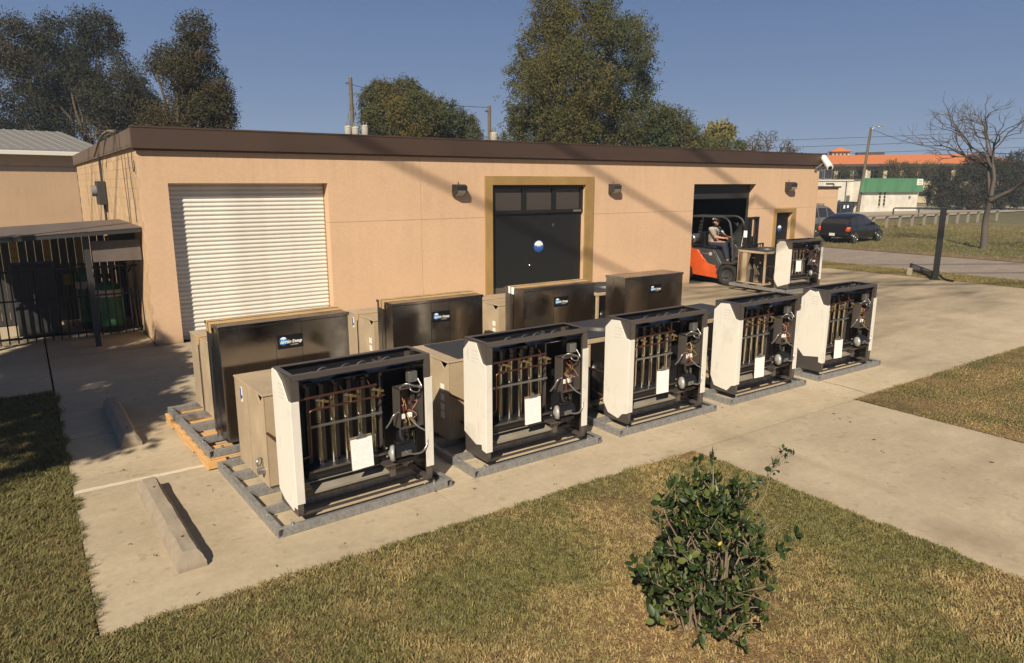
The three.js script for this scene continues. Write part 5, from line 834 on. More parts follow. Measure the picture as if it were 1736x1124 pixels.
const lob = (d, list) => list.map(([u, v, r, dd = 0]) => ({ c: at(u, v, d + dd), r: r * 1.1 / FPX * d }));
const baseAt = (u, d) => { const p = at(u, 420, d); p.y = 0; return p; };
tree('leafy_tree', 'tallest tree, rising broad and dark behind the middle of the building', baseAt(985, 42), lob(42, [[985, 60, 62], [930, 95, 55, 1], [1040, 90, 58, -1], [970, 140, 68, -2], [1050, 150, 56, 1], [905, 175, 44], [895, 215, 38, 1], [960, 215, 46, -2], [1020, 215, 50, 2], [1085, 210, 46], [1130, 222, 38, 1], [1165, 236, 26], [1075, 60, 32, 1], [880, 130, 24], [1000, 5, 48, 1], [940, 20, 38], [1010, 180, 50, 1], [940, 240, 34], [1000, 245, 34], [1060, 245, 36], [1110, 240, 32], [870, 235, 26], [1145, 205, 22], [1180, 245, 18], [880, 200, 22]]), { seed: 101, trunk: 0.36, dens: 15, n: 22, l: 0.115, w: 0.03, rad: 0.28, gap: 0.40, gapSize: 1.1, col: [0.066, 0.068, 0.019], fork: 3.2 });
tree('round_tree', 'dense rounded green tree left of the tallest one, beside the pole with transformers', baseAt(700, 46), lob(46, [[650, 180, 36], [690, 165, 30, 1], [640, 205, 26, -1], [705, 205, 44, -2], [668, 225, 30], [740, 195, 26], [760, 225, 30], [785, 215, 24, 1], [800, 235, 20], [730, 245, 40], [680, 250, 34], [645, 160, 20], [770, 190, 18]]), { seed: 202, trunk: 0.3, dens: 22, n: 22, l: 0.11, w: 0.034, rad: 0.22, gap: 0.30, col: [0.074, 0.070, 0.018], fork: 3 });
tree('leafy_tree', 'dark ragged tree at the left edge with crown cut by the picture top', baseAt(205, 50), lob(50, [[165, 110, 44], [128, 160, 52], [195, 165, 46, -1], [230, 205, 40], [150, 190, 46, 1], [215, 135, 26], [168, 55, 34, 1], [60, 130, 60], [70, 195, 46], [20, 80, 50], [110, 70, 40], [265, 235, 30], [205, 225, 34], [110, 205, 36], [240, 180, 26], [30, 190, 50], [150, 215, 30], [195, 240, 26]]), { seed: 303, trunk: 0.4, dens: 10, n: 22, l: 0.15, w: 0.04, rad: 0.36, gap: 0.435, gapSize: 1.6, col: [0.034, 0.032, 0.013], fork: 3 });
tree('leafy_tree', 'dark open-branched tree over the left end of the roof', baseAt(312, 31), lob(31, [[320, 100, 34], [345, 130, 34, 1], [300, 125, 26, -1], [355, 175, 34], [315, 195, 40, -1], [270, 205, 30], [380, 190, 22, 1], [285, 100, 22], [335, 85, 26], [340, 220, 40], [375, 155, 18], [330, 50, 26], [262, 110, 14], [300, 225, 34], [260, 235, 30], [370, 210, 24], [320, 165, 30]]), { seed: 404, trunk: 0.26, dens: 22, n: 20, l: 0.09, w: 0.024, rad: 0.22, gap: 0.45, gapSize: 1.1, col: [0.044, 0.041, 0.018], fork: 3.6, twigs: 8 });
tree('small_tree', 'small tree of pale leaf tufts on thin forked limbs above the roof line', baseAt(1208, 52), lob(52, [[1212, 217, 8], [1222, 213, 8], [1233, 217, 8], [1241, 224, 7], [1205, 222, 8], [1198, 232, 8], [1228, 226, 7], [1236, 236, 6], [1190, 240, 9], [1212, 232, 6]]), { seed: 505, trunk: 0.12, dens: 14, n: 8, l: 0.22, w: 0.06, rad: 0.2, gap: 0.30, col: [0.17, 0.15, 0.045], fork: 3.4, twigs: 2 });
tree('palm_shrub', 'low bushy dark shrub crown just above the roof, right of the pale small tree', baseAt(1228, 50), lob(50, [[1218, 250, 14], [1235, 247, 13], [1250, 251, 12], [1205, 252, 12]]), { seed: 506, cat: 'shrub', trunk: 0.1, dens: 24, n: 10, l: 0.26, w: 0.03, rad: 0.16, gap: 0.26, col: [0.085, 0.085, 0.024], fork: 2 });
tree('thin_tree', 'twiggy half bare tree low over the roof near its far end', baseAt(1295, 60), lob(60, [[1275, 246, 16], [1300, 240, 18], [1325, 250, 16], [1258, 252, 12], [1345, 256, 12]]), { seed: 507, trunk: 0.14, dens: 8, n: 8, l: 0.15, w: 0.035, rad: 0.22, gap: 0.42, col: [0.085, 0.070, 0.035], fork: 3, twigs: 10 });
// scrub in front of the tile-roofed block and the dark trees at the right edge
tree('screen_tree', 'thin dark green tree in front of the arcaded block, left of the street lamp', baseAt(1400, 92), lob(92, [[1395, 292, 14], [1425, 295, 14], [1375, 290, 13], [1445, 298, 10]]), { seed: 601, trunk: 0.14, dens: 7, n: 12, l: 0.15, w: 0.045, rad: 0.3, gap: 0.42, col: [0.065, 0.06, 0.026], fork: 2.4 });
tree('screen_tree', 'dark green scrubby tree above the green roof edge, right of the street lamp', baseAt(1515, 94), lob(94, [[1495, 292, 15], [1525, 290, 17], [1550, 292, 16], [1575, 292, 17], [1505, 280, 9]]), { seed: 602, trunk: 0.16, dens: 9, n: 12, l: 0.15, w: 0.045, rad: 0.3, gap: 0.38, col: [0.06, 0.055, 0.026], fork: 2.4 });
tree('shade_tree', 'low dark tree mass beside the right end of the white building', baseAt(1625, 84), lob(84, [[1592, 322, 20], [1606, 302, 22], [1640, 320, 34], [1690, 310, 36], [1730, 320, 30], [1588, 342, 14], [1620, 345, 24], [1670, 345, 26], [1660, 285, 26], [1720, 285, 28]]), { seed: 603, trunk: 0.25, dens: 11, n: 13, l: 0.15, w: 0.05, rad: 0.3, gap: 0.30, col: [0.035, 0.033, 0.018], fork: 2 });
{ // bare tree reaching in from the right
  const b = baseAt(1668, 34), t = thing('bare_tree', 'leafless tree with fine twigs reaching in from the right edge', 'tree', [b.x, 0, b.z]), r = rng(707), gs = [], tips = [];
  (function grow(p, d, len, rad, lev) { const e = p.clone().addScaledVector(d, len); gs.push(taper(p, e, rad, rad * 0.62, len * 0.22, Math.floor(r() * 1e6))); if (lev === 0) { tips.push(e); return; } const n = lev > 3 ? 3 : 2 + (r() > 0.5 ? 1 : 0); for (let i = 0; i < n; i++) { const q = V(r() - 0.5, r() - 0.38, r() - 0.5).normalize(); grow(e.clone().addScaledVector(d, -len * 0.25 * r() * (i ? 1 : 0)), d.clone().addScaledVector(q, 0.85).normalize(), len * (0.66 + 0.2 * r()), rad * 0.6, lev - 1); } })(V(0, -0.1, 0), V(0, 1, 0), 2.6, 0.17, 6);
  mesh('trunk', gs, mat(0.085, 0.07, 0.06, { roughness: 0.95 }), t);
}
// shade trees standing left of the picture, whose shadow falls on the side wall and the slab
const cards = lst => lst.map(([x, y, z, r]) => ({ c: V(x, y, z), r }));
tree('leafy_tree', 'broad tree left of the lot that shades the cage and the slab', V(-6.9, 0, 7.6), cards([[-8.00, 7.70, 5.41, 0.55], [-8.90, 7.90, 4.69, 0.70], [-8.00, 7.90, 4.69, 0.40], [-8.80, 7.59, 5.52, 0.70], [-7.20, 6.24, 9.18, 0.80], [-6.40, 5.72, 9.84, 0.50], [-7.90, 6.55, 8.54, 0.80], [-6.90, 6.24, 6.98, 0.70], [-8.50, 7.07, 6.88, 0.90], [-7.20, 7.28, 6.36, 0.50], [-7.35, 6.03, 8.50, 0.70], [-6.90, 5.82, 9.53, 0.70], [-6.25, 5.51, 8.96, 0.45], [-7.70, 6.45, 7.36, 0.70], [-7.40, 7.07, 6.28, 0.50], [-7.20, 6.45, 6.26, 0.80], [-6.05, 5.82, 6.43, 0.65], [-5.50, 5.41, 6.98, 0.55], [-7.00, 6.24, 7.88, 0.85], [-6.15, 5.62, 8.25, 0.55], [-7.30, 6.03, 9.40, 0.75], [-6.60, 5.41, 9.88, 0.50], [-9.40, 7.07, 7.18, 1.10], [-9.10, 6.66, 9.23, 1.10], [-6.90, 6.86, 6.71, 0.40], [-9.10, 7.49, 6.14, 0.80], [-10.80, 7.70, 8.91, 1.20], [-8.20, 6.24, 10.68, 0.60]]), { seed: 801, trunk: 0.22, dens: 44, n: 10, l: 0.13, w: 0.04, rad: 0.2, gap: 0.415, gapSize: 0.6, col: [0.085, 0.09, 0.028], fork: 3.0 });
{
  const t = thing('slim_tree', 'slim forked bare trunks left of the building, casting a Y on the side wall', 'tree', [-3.6, 0, 1.2]), r = rng(91), gs = [];
  gs.push(taper(V(0, 0, 0), V(0, 4.9, 0), 0.09, 0.07, 0.1, 1), taper(V(0, 4.9, 0), V(-0.1, 8.2, 0.35), 0.06, 0.03, 0.2, 2), taper(V(0, 4.9, 0), V(0.1, 8.0, -0.55), 0.06, 0.03, 0.2, 3));
  for (let i = 0; i < 12; i++) { const z = -5.0 - i * 0.52 * (0.7 + 0.5 * r()), x = -0.4 * r(), l = (r() - 0.5) * 0.6; gs.push(taper(V(x, 0, z), V(x + l, 4.2 + 4 * r(), z + (r() - 0.5) * 0.9), 0.03 + 0.05 * r(), 0.015, 0.5, 20 + i)); }
  mesh('trunk', gs, bark, t);
}
for (const [i, x] of [[0, 4.13], [1, 9.77], [2, 14.97]].map(([a, b]) => [a, b])) {
  const k = 16, p = V(x - k, 4.03 + 1.04 * k, 0.88 * k), d = V(1.67, 0, 1).normalize(), c = thing('overhead_cable', ['first', 'second', 'third'][i] + ' overhead cable high above the yard, throwing a soft slanting shadow on the wall', 'cable', [0, 0, 0]);
  mesh('cable', rod(p.clone().addScaledVector(d, -22), p.clone().addScaledVector(d, 26), 0.058, 0.058, 8), M.rubber, c);
}

// ---------------------------------------------------------------- leafy bush in the foreground
{
  const t = thing('leafy_bush', 'glossy dark green leafy bush in the lawn at the front', 'bush', [1.76, 0, 11.98]), r = rng(321);
  const stemM = mat(0.19, 0.145, 0.10, { roughness: 0.9 }), stems = [], leaves = [];
  const addTwig = (a, b, rad, n, size, tipN) => {
    stems.push(taper(a, b, rad, rad * 0.45, 0.10, Math.floor(r() * 1e6)));
    const d = b.clone().sub(a).normalize();
    for (let i = 0; i < n + tipN; i++) {
      const k = i < n ? 0.25 + 0.75 * (i + r()) / n : 0.93 + 0.1 * r(), p = a.clone().lerp(b, k).add(V((r() - .5), (r() - .5), (r() - .5)).multiplyScalar(0.035));
      const out = V(r() - 0.5, r() - 0.25, r() - 0.5).normalize().addScaledVector(d, 0.35).normalize();
      leaves.push({ p, out, s: size * (0.45 + 0.85 * r()), roll: (r() - 0.5) * 1.6, tone: r() });
    }
  };
  const N = 58;
  for (let i = 0; i < N; i++) {
    const a = i * 2.399 + r() * 0.5, hh = 0.10 + 1.02 * Math.pow(r(), 0.95), wide = 0.42 * Math.pow(Math.sin(Math.min(1, hh / 1.3 + 0.20) * Math.PI * 0.90), 0.8) + 0.05, q = wide * (0.45 + 0.72 * Math.sqrt(r()) * (0.75 + 0.5 * wn(Math.cos(a) * 1.6 + 3, hh * 3 + Math.sin(a) * 1.6, 9, 1)));
    const base = V(0.16 * r() * Math.cos(a), -0.02, 0.16 * r() * Math.sin(a)), tip = V(q * Math.cos(a), hh, q * Math.sin(a));
    const mid = base.clone().lerp(tip, 0.55).add(V(-0.12 * q * Math.cos(a), 0.12 * hh, -0.12 * q * Math.sin(a)));
    stems.push(taper(base, mid, 0.008, 0.006, 0.06, i + 900));
    addTwig(mid, tip, 0.007, 11, 0.066, 7);
    for (let k = 0; k < 3; k++) { const s0 = mid.clone().lerp(tip, r() * 0.7), e = s0.clone().add(V((r() - 0.5), 0.15 + 0.5 * r(), (r() - 0.5)).multiplyScalar(0.34)); if (e.y < 0.08) e.y = 0.1; addTwig(s0, e, 0.0045, 7, 0.062, 6); }
  }
  // taller sprigs: the crown tip and the separate shoot on the right
  addTwig(V(0.02, 0.75, 0), V(0.09, 1.26, -0.05), 0.008, 12, 0.060, 10); addTwig(V(0.06, 1.0, 0), V(-0.02, 1.22, -0.10), 0.005, 8, 0.055, 8);
  addTwig(V(0.2, 0.7, 0.1), V(0.47, 1.16, 0.16), 0.006, 5, 0.055, 9); addTwig(V(0.44, 1.05, 0.15), V(0.52, 1.28, 0.2), 0.004, 8, 0.050, 7); addTwig(V(0.47, 1.12, 0.16), V(0.60, 1.24, 0.22), 0.003, 5, 0.045, 4);
  for (let i = 0; i < 12; i++) { const a = r() * 6.28, s0 = V(0.3 * Math.cos(a), 0.3 + 0.5 * r(), 0.3 * Math.sin(a)); stems.push(taper(s0, s0.clone().add(V(0.25 * Math.cos(a) + 0.1 * (r() - .5), 0.2 * r(), 0.25 * Math.sin(a))), 0.004, 0.002, 0.05, i)); }
  mesh('stem', stems, stemM, t);
  for (let i = 0; i < 26; i++) { const a = r() * 6.28, q = 0.10 + 0.22 * r(), s0 = V(q * 0.5 * Math.cos(a), 0, q * 0.5 * Math.sin(a)); addTwig(s0, V(q * 1.3 * Math.cos(a), 0.12 + 0.25 * r(), q * 1.3 * Math.sin(a)), 0.004, 6, 0.07, 5); }
  // leaf: pointed oval, folded along its rib
  const lg = (() => { const P = [], I = [], W = [0, 0.19, 0.28, 0.26, 0.16, 0]; for (let i = 0; i < 6; i++) { const y = i / 5, w = W[i], dz = -0.22 * y * y; P.push(-w, y, dz + w * 0.35, 0, y, dz, w, y, dz + w * 0.35); } for (let i = 0; i < 5; i++) { const b = i * 3; I.push(b, b + 1, b + 3, b + 1, b + 4, b + 3, b + 1, b + 2, b + 4, b + 2, b + 5, b + 4); } const g = new THREE.BufferGeometry(); g.setAttribute('position', new THREE.Float32BufferAttribute(P, 3)); g.setIndex(I); g.computeVertexNormals(); g.setAttribute('uv', new THREE.Float32BufferAttribute(new Float32Array(36), 2)); return g.toNonIndexed(); })();
  const shades = [[0.024, 0.043, 0.014], [0.030, 0.050, 0.015], [0.052, 0.074, 0.020], [0.095, 0.115, 0.032], [0.018, 0.033, 0.012]].map(c => mat(...c, { roughness: 0.48, side: THREE.DoubleSide, phys: 1, specularIntensity: 0.6 }));
  const yel = mat(0.55, 0.36, 0.03, { roughness: 0.5, side: THREE.DoubleSide });
  const cam = EYE.clone().sub(V(1.76, 0, 11.98)); leaves.forEach(l => { l.d = l.p.distanceTo(cam); }); leaves.sort((a, b) => a.d - b.d);
  const rest = shades.map(() => []);
  leaves.forEach((l, i) => {
    const q = new THREE.Quaternion().setFromUnitVectors(V(0, 1, 0), l.out).multiply(new THREE.Quaternion().setFromAxisAngle(V(0, 1, 0), l.roll + (l.out.x > 0 ? 0 : 3.1)));
    if (i < 297) { const m = new THREE.Mesh(lg, i % 90 === 40 ? yel : shades[Math.floor(l.tone * 5)]); m.name = 'leaf'; m.position.copy(l.p); m.quaternion.copy(q); m.scale.setScalar(l.s); m.castShadow = m.receiveShadow = true; t.add(m); }
    else { M4.compose(l.p, q, V(l.s, l.s, l.s)); rest[Math.floor(l.tone * 5)].push(lg.clone().applyMatrix4(M4)); }
  });
  rest.forEach((g, i) => { const m = new THREE.Mesh(mergeGeometries(g), shades[i]); m.name = 'leaf'; m.castShadow = m.receiveShadow = true; t.add(m); tag(m, null, null, null, 'stuff'); });
}
{ // fallen leaves under the bush
  const r = rng(17);
  const gs = []; for (let i = 0; i < 90; i++) { const a = r() * 6.28, q = Math.sqrt(r()), s = 0.02 + 0.03 * r(); gs.push(place(leafClump(1, 0.01, s, s * 0.3, i, 0), 1.76 + q * 0.7 * Math.cos(a), 0.028, 12.05 + q * 0.65 * Math.sin(a))); }
  tag(mesh('fallen_leaves', gs, mat(0.26, 0.18, 0.10, { roughness: 0.9, side: THREE.DoubleSide })), 'fallen dry leaves on the bare soil under the bush', 'litter', null, 'stuff');
}
{ // scattered dry leaves on the slab and pale litter in the grass
  const r = rng(66), gs = [], spots = [[-1.45, 8.35], [-1.30, 8.72], [-1.52, 9.05], [-0.62, 7.45], [-0.60, 7.62], [-0.2, 8.0], [-0.75, 8.4], [0.1, 9.4], [-1.3, 6.5], [0.9, 9.3], [5.2, 10.4], [6.1, 11.0], [6.8, 10.2], [4.9, 9.2], [9.5, 7.2], [12.4, 6.1], [-1.1, 9.5], [-0.5, 9.45], [2.4, 9.5]];
  for (const [x, z] of spots) { const s = 0.018 + 0.022 * r(); gs.push(place(leafClump(2, 0.012, s, s * 0.35, Math.floor(r() * 999), 0), x, 0.012, z)); }
  const o = mesh('dry_litter', gs, mat(0.11, 0.075, 0.04, { roughness: 0.9, side: THREE.DoubleSide })); tag(o, 'dry leaf bits scattered on the concrete near the wheel stop', 'litter', null, 'stuff');
}

// ---------------------------------------------------------------- caged gas store at the left of the building
{
  const t = thing('storage_canopy', 'flat brown metal canopy over the gas store beside the building', 'canopy', [0, 0, 0]), br = mat(0.16, 0.125, 0.10, { roughness: 0.6, map: rescale(tBlot, 0.8) });
  mesh('roof_sheet', slab([[-3.4, 2.10], [-0.016, 2.265], [-0.016, 2.285], [-3.4, 2.12]], 3.6, -3.95, 0.002), br, t);
  mesh('edge_beam', slab([[-3.4, 2.02], [-0.016, 2.185], [-0.016, 2.264], [-3.4, 2.099]], 0.04, -0.40), M.charcoal, t);
  mesh('header_panel', span(-0.87, -0.03, 1.63, 2.03, -0.64, -0.60, 0.004), mat(0.15, 0.125, 0.11, { roughness: 0.5, map: rescale(tBlot, 0.6) }), t);
  for (const [x, z] of [[-0.94, -0.62], [-3.3, -0.62], [-0.06, -3.8], [-3.3, -3.8]]) mesh('post', span(x - 0.05, x + 0.05, 0.0, x < -3 ? 2.06 : 2.18, z - 0.05, z + 0.05, 0.004), M.charcoal, t);
  mesh('side_screen', span(-0.5, -0.03, 1.95, 2.18, -1.3, -1.27), M.charcoal, t); for (let i = 0; i < 22; i++) mesh('back_slat', span(-3.4 + i * 0.152, -3.256 + i * 0.152, 0.03, 2.02 - 0.05 * (i % 3), -3.93, -3.90), i % 4 ? M.charcoal : M.oldWood, t);
}
{
  const f = thing('iron_fence', 'black iron picket fence round the gas cylinders', 'fence', [0, 0, -1.5]);
  mesh('rail', span(-3.4, -0.03, 1.42, 1.46, -0.015, 0.015), M.blackPaint, f); mesh('rail', span(-3.4, -0.03, 0.12, 0.16, -0.015, 0.015), M.blackPaint, f); mesh('rail', span(-3.4, -0.03, 0.86, 0.89, -0.012, 0.012), M.blackPaint, f);
  for (let i = 0; i < 24; i++) { const x = -0.08 - i * 0.142; mesh('picket', span(x - 0.013, x + 0.013, 0.05, 1.56, 0.016, 0.04), M.blackPaint, f); }
}
function cylinderTank(text, x, z, r0, h, o = {}) {
  const t = thing('gas_cylinder', text, 'gas cylinder', [x, 0, z], 0, 'green gas cylinders in the caged store');
  mesh('shell', lathe([[0, 0.10], [r0 * 0.85, 0.10], [r0, 0.18], [r0, h - r0 * 0.9], [r0 * 0.93, h - r0 * 0.5], [r0 * 0.7, h - r0 * 0.2], [r0 * 0.35, h], [0, h]], 36), M.greenTank, t);
  mesh('foot_ring', lathe([[r0 * 0.8, 0], [r0 * 0.84, 0], [r0 * 0.84, 0.14], [r0 * 0.8, 0.14]], 28), M.blackPaint, t);
  mesh('band', lathe([[r0 + 0.002, h * o.b0], [r0 + 0.003, h * o.b0], [r0 + 0.003, h * o.b1], [r0 + 0.002, h * o.b1]], 36), mat(0.55, 0.50, 0.42), t);
  mesh('valve', [rod(V(0, h - 0.01, 0), V(0, h + 0.12, 0), 0.025), box(0.10, 0.04, 0.04, 0.03, h + 0.08, 0, 0.006), place(new THREE.TorusGeometry(0.10, 0.012, 6, 18).rotateX(Math.PI / 2), 0, h + 0.10, 0)], M.charcoal, t);
  return t;
}
cylinderTank('wide green gas cylinder with a cream band behind the iron fence', -0.55, -2.15, 0.28, 1.06, { b0: 0.72, b1: 0.86 });
cylinderTank('taller slim green gas cylinder with a white label behind the wide one', -0.93, -2.75, 0.17, 1.30, { b0: 0.68, b1: 0.80 });
{
  const o = thing('gas_hose', 'black hose arched over the green gas cylinders', 'hose', [0, 0, 0]); mesh('hose', [tube([[-0.55, 1.14, -2.15], [-0.75, 1.25, -2.0], [-0.92, 1.0, -1.9], [-0.98, 0.7, -1.95], [-0.95, 0.4, -2.1]], 0.022, 30, 7)], M.rubber, o); mesh('branch', tube([[-0.55, 1.14, -2.15], [-0.35, 1.3, -2.4], [-0.1, 1.2, -2.6], [-0.02, 1.3, -2.7]], 0.02, 24, 7), M.rubber, o);
  const s = thing('warning_sign', 'small yellow sign on the back of the gas store', 'sign', [-1.22, 1.05, -3.1]); mesh('plate', box(0.2, 0.24, 0.006), M.yellow, s); mesh('post', rod(V(0, -1.05, -0.02), V(0, 0.12, -0.02), 0.015), M.charcoal, s);
  const c = thing('storage_cabinet', 'dark steel cabinet at the left inside the gas store', 'cabinet', [-1.75, 0, -2.5]); mesh('body', span(-0.45, 0.3, 0.05, 1.5, -0.3, 0.3, 0.01), M.charcoal, c); mesh('door', [span(-0.43, -0.08, 0.1, 1.45, 0.302, 0.315, 0.004), span(-0.07, 0.28, 0.1, 1.45, 0.302, 0.315, 0.004)], M.charcoal, c); mesh('handle', span(-0.12, -0.10, 0.7, 0.9, 0.316, 0.335), M.alu, c);
  const w = thing('timber_rack', 'pale boards leaning on the block wall inside the gas store', 'boards', [-0.07, 0, -2.2]); for (let i = 0; i < 6; i++) mesh('board', box(0.02, 1.0 - 0.06 * i, 0.09, -0.02 * (i % 2), 0.5 - 0.03 * i, -0.35 + i * 0.14, 0.002).rotateZ(0.05), M.oldWood, w);
}
// ---------------------------------------------------------------- gate at the right edge
{
  const t = thing('yard_gate', 'black steel gate leaf standing open at the right edge, by the road', 'gate', [22.62, 0, 4.0], Math.atan2(0.42, 0.91));
  mesh('gate_post', [span(-0.09, 0.09, 0, 2.35, -0.09, 0.09, 0.008), span(-0.16, 0.16, 0.001, 0.02, -0.16, 0.16)], M.blackPaint, t);
  mesh('foot_brace', [tube([[0, 0.45, 0.02], [-0.06, 0.2, 0.10], [-0.2, 0.06, 0.25], [-0.42, 0.03, 0.5]], 0.035, 20, 8)], M.blackPaint, t);
  for (const y of [0.18, 1.1, 2.1]) mesh('rail', span(0.1, 2.6, y, y + 0.05, -0.03, 0.03, 0.004), M.blackPaint, t);
  for (let i = 0; i < 17; i++) mesh('picket', span(0.2 + i * 0.145, 0.225 + i * 0.145, 0.1, 2.25, 0.031, 0.055), M.blackPaint, t);
  mesh('end_stile', span(2.6, 2.68, 0.08, 2.25, -0.035, 0.035, 0.005), M.blackPaint, t);
  const k = thing('marker_stone', 'small pale concrete marker block in the verge by the gate', 'marker', [23.02, 0, 2.98], 0.3); mesh('block', span(-0.08, 0.08, -0.02, 0.25, -0.08, 0.08, 0.012), M.stop, k); mesh('cap', span(-0.05, 0.05, 0.25, 0.262, -0.05, 0.05, 0.004), M.stop, k);
}
// ---------------------------------------------------------------- field fence, barriers, poles and wires
{
  const t = thing('post_fence', 'weathered post and rail fence behind the parked black car', 'fence', [0, 0, -11.2]);
  const gw = mat(0.23, 0.20, 0.16, { roughness: 0.9 });
  for (let i = 0; i < 15; i++) mesh('post', span(41.4 + i * 1.8 - 0.08, 41.4 + i * 1.8 + 0.08, -0.05, 0.90, -0.08, 0.08, 0.01), gw, t);
  for (let i = 0; i < 14; i++) mesh('rail', span(41.4 + i * 1.8 + 0.005, 43.2 + i * 1.8 - 0.005, 0.82, 0.93, 0.082, 0.13, 0.01), gw, t);
  for (const [n, a, b, h] of [['dark pipe barrier in front of the white building, at its right end', gnd(1513.5, 366.5), gnd(1600, 367), 0.78], ['dark pipe barrier in front of the blue dumpster', gnd(1443, 366.5), gnd(1405, 365.5), 1.15]]) {
    const p = thing('pipe_barrier', n, 'barrier', [a.x, 0, a.z]), d = b.clone().sub(a); mesh('frame', [pipe([[0, -0.1, 0], [0, h, 0], [d.x, h, d.z], [d.x, -0.1, d.z]], 0.075, 8, 0.14)], M.charcoal, p); mesh('mid_post', rod(V(d.x / 2, -0.1, d.z / 2), V(d.x / 2, h - 0.06, d.z / 2), 0.06), M.charcoal, p);
  }
}
const poleM = mat(0.17, 0.145, 0.12, { roughness: 0.95, map: rescale(tGrain, 0.5, 1.2) });
{
  const b = gnd(1454, 359.5), t = thing('street_lamp', 'tall wooden pole with a cobra head street lamp by the white building', 'street lamp', [b.x, 0, b.z]), top = V(0.45, 9.05, 0.3);
  mesh('pole', rod(V(0, -0.2, 0), top, 0.17, 0.12, 12), poleM, t);
  const tipD = RT.clone().multiplyScalar(1.0).add(V(0, 0, 0));
  mesh('arm', tube([top.clone().add(V(0, -0.35, 0)).toArray(), top.clone().addScaledVector(tipD, 0.35).toArray(), top.clone().addScaledVector(tipD, 0.8).add(V(0, 0.05, 0)).toArray()], 0.035, 16, 7), M.alu, t);
  const hp = top.clone().addScaledVector(tipD, 0.98).add(V(0, 0.02, 0)); const l = sub('lamp_head', t, hp.toArray()); l.rotation.y = Math.atan2(-RT.z, RT.x);
  mesh('shell', new THREE.SphereGeometry(0.2, 16, 10).scale(1.6, 0.5, 0.7), M.alu, l); mesh('lens', new THREE.SphereGeometry(0.15, 14, 8).scale(1.2, 0.6, 0.7).translate(0.08, -0.06, 0), M.white, l);
  mesh('notice', [box(0.55, 0.95, 0.02, 0.62, 4.1, 0.1)], M.white, t);
  const w = thing('service_wire', 'wire sagging from the street lamp pole towards the right', 'wire', [0, 0, 0]), A = V(b.x, 0, b.z).add(top).add(V(0, -0.2, 0)), B = at(1740, 262, 40);
  mesh('wire', tube([A.toArray(), A.clone().lerp(B, 0.33).add(V(0, -0.55, 0)).toArray(), A.clone().lerp(B, 0.66).add(V(0, -0.6, 0)).toArray(), B.toArray()], 0.022, 30, 5), M.strap, w);
  const line = (text, a, q, sag, rad) => { const o = thing('power_line', text, 'power line', [0, 0, 0]); mesh('wire', tube([a.toArray(), a.clone().lerp(q, 0.25).add(V(0, -sag * 0.75, 0)).toArray(), a.clone().lerp(q, 0.5).add(V(0, -sag, 0)).toArray(), a.clone().lerp(q, 0.75).add(V(0, -sag * 0.75, 0)).toArray(), q.toArray()], rad, 40, 5), M.strap, o); };
  line('highest power line crossing the sky over the tile-roofed block', at(1120, 243, 100), at(1800, 218, 100), 0.2, 0.03);
  line('middle power line crossing the sky over the tile-roofed block', at(1120, 255, 100), at(1800, 231, 100), 0.2, 0.03);
  line('lowest power line crossing the sky over the tile-roofed block', at(1120, 266, 100), at(1800, 247, 100), 0.2, 0.03);
  // pole with three transformers, and the plain one right of the round tree
  const utility = (text, u, vt, d, trs) => {
    const q = baseAt(u, d), p = thing('utility_pole', text, 'utility pole', [q.x, 0, q.z]), H = at(u, vt, d).y; mesh('pole', rod(V(0, -0.2, 0), V(0, H, 0), 0.16, 0.11, 12), poleM, p);
    for (const [du, dv, s] of trs) { const c = V(0, H, 0).addScaledVector(RT, du / FPX * d).add(V(0, -(dv) / FPX * d, 0.25)), k = sub('transformer', p); mesh('can', lathe([[0, -0.42 * s], [0.25 * s, -0.42 * s], [0.26 * s, 0.36 * s], [0.28 * s, 0.37 * s], [0.28 * s, 0.42 * s], [0.12 * s, 0.50 * s], [0, 0.50 * s]], 20).translate(c.x, c.y, c.z), mat(0.5, 0.47, 0.42, { roughness: 0.6, map: rescale(tBlot, 0.5) }), k); mesh('bushing', [rod(V(c.x + 0.1, c.y + 0.45 * s, c.z), V(c.x + 0.1, c.y + 0.8 * s, c.z), 0.04), rod(V(c.x - 0.1, c.y + 0.45 * s, c.z), V(c.x - 0.1, c.y + 0.75 * s, c.z), 0.04)], M.alu, k); }
    mesh('insulator', [box(0.30, 0.12, 0.12, -0.2, H - 0.35, 0.0, 0.02), rod(V(-0.3, H - 2.6, 0.1), V(-0.3, H - 2.2, 0.1), 0.04), rod(V(0.05, H - 0.05, 0), V(0.05, H + 0.1, 0), 0.03)], M.alu, p); mesh('guy_wire', [rod(V(0.1, H - 1.6, 0.1), V(0.9, H - 5, 0.1), 0.018)], M.alu, p); return V(q.x, H, q.z);
  };
  const a = utility('wooden utility pole with three white transformers left of the round tree', 607, 140, 46, [[-10, 86, 0.85], [2, 88, 0.9], [18, 85, 0.85]]), c2 = utility('wooden utility pole with one white transformer right of the round tree', 831, 185, 50, [[4, 53, 1]]);
  line('thin power line strung behind the round tree between two poles', a.clone().add(V(0, -0.4, 0)), c2.clone().add(V(0, -0.1, 0)), 0.3, 0.018);
  line('thin power line from the right-hand utility pole into the tallest tree', c2.clone().add(V(0, -2.3, 0)), at(905, 205, 52), 0.2, 0.03);
}
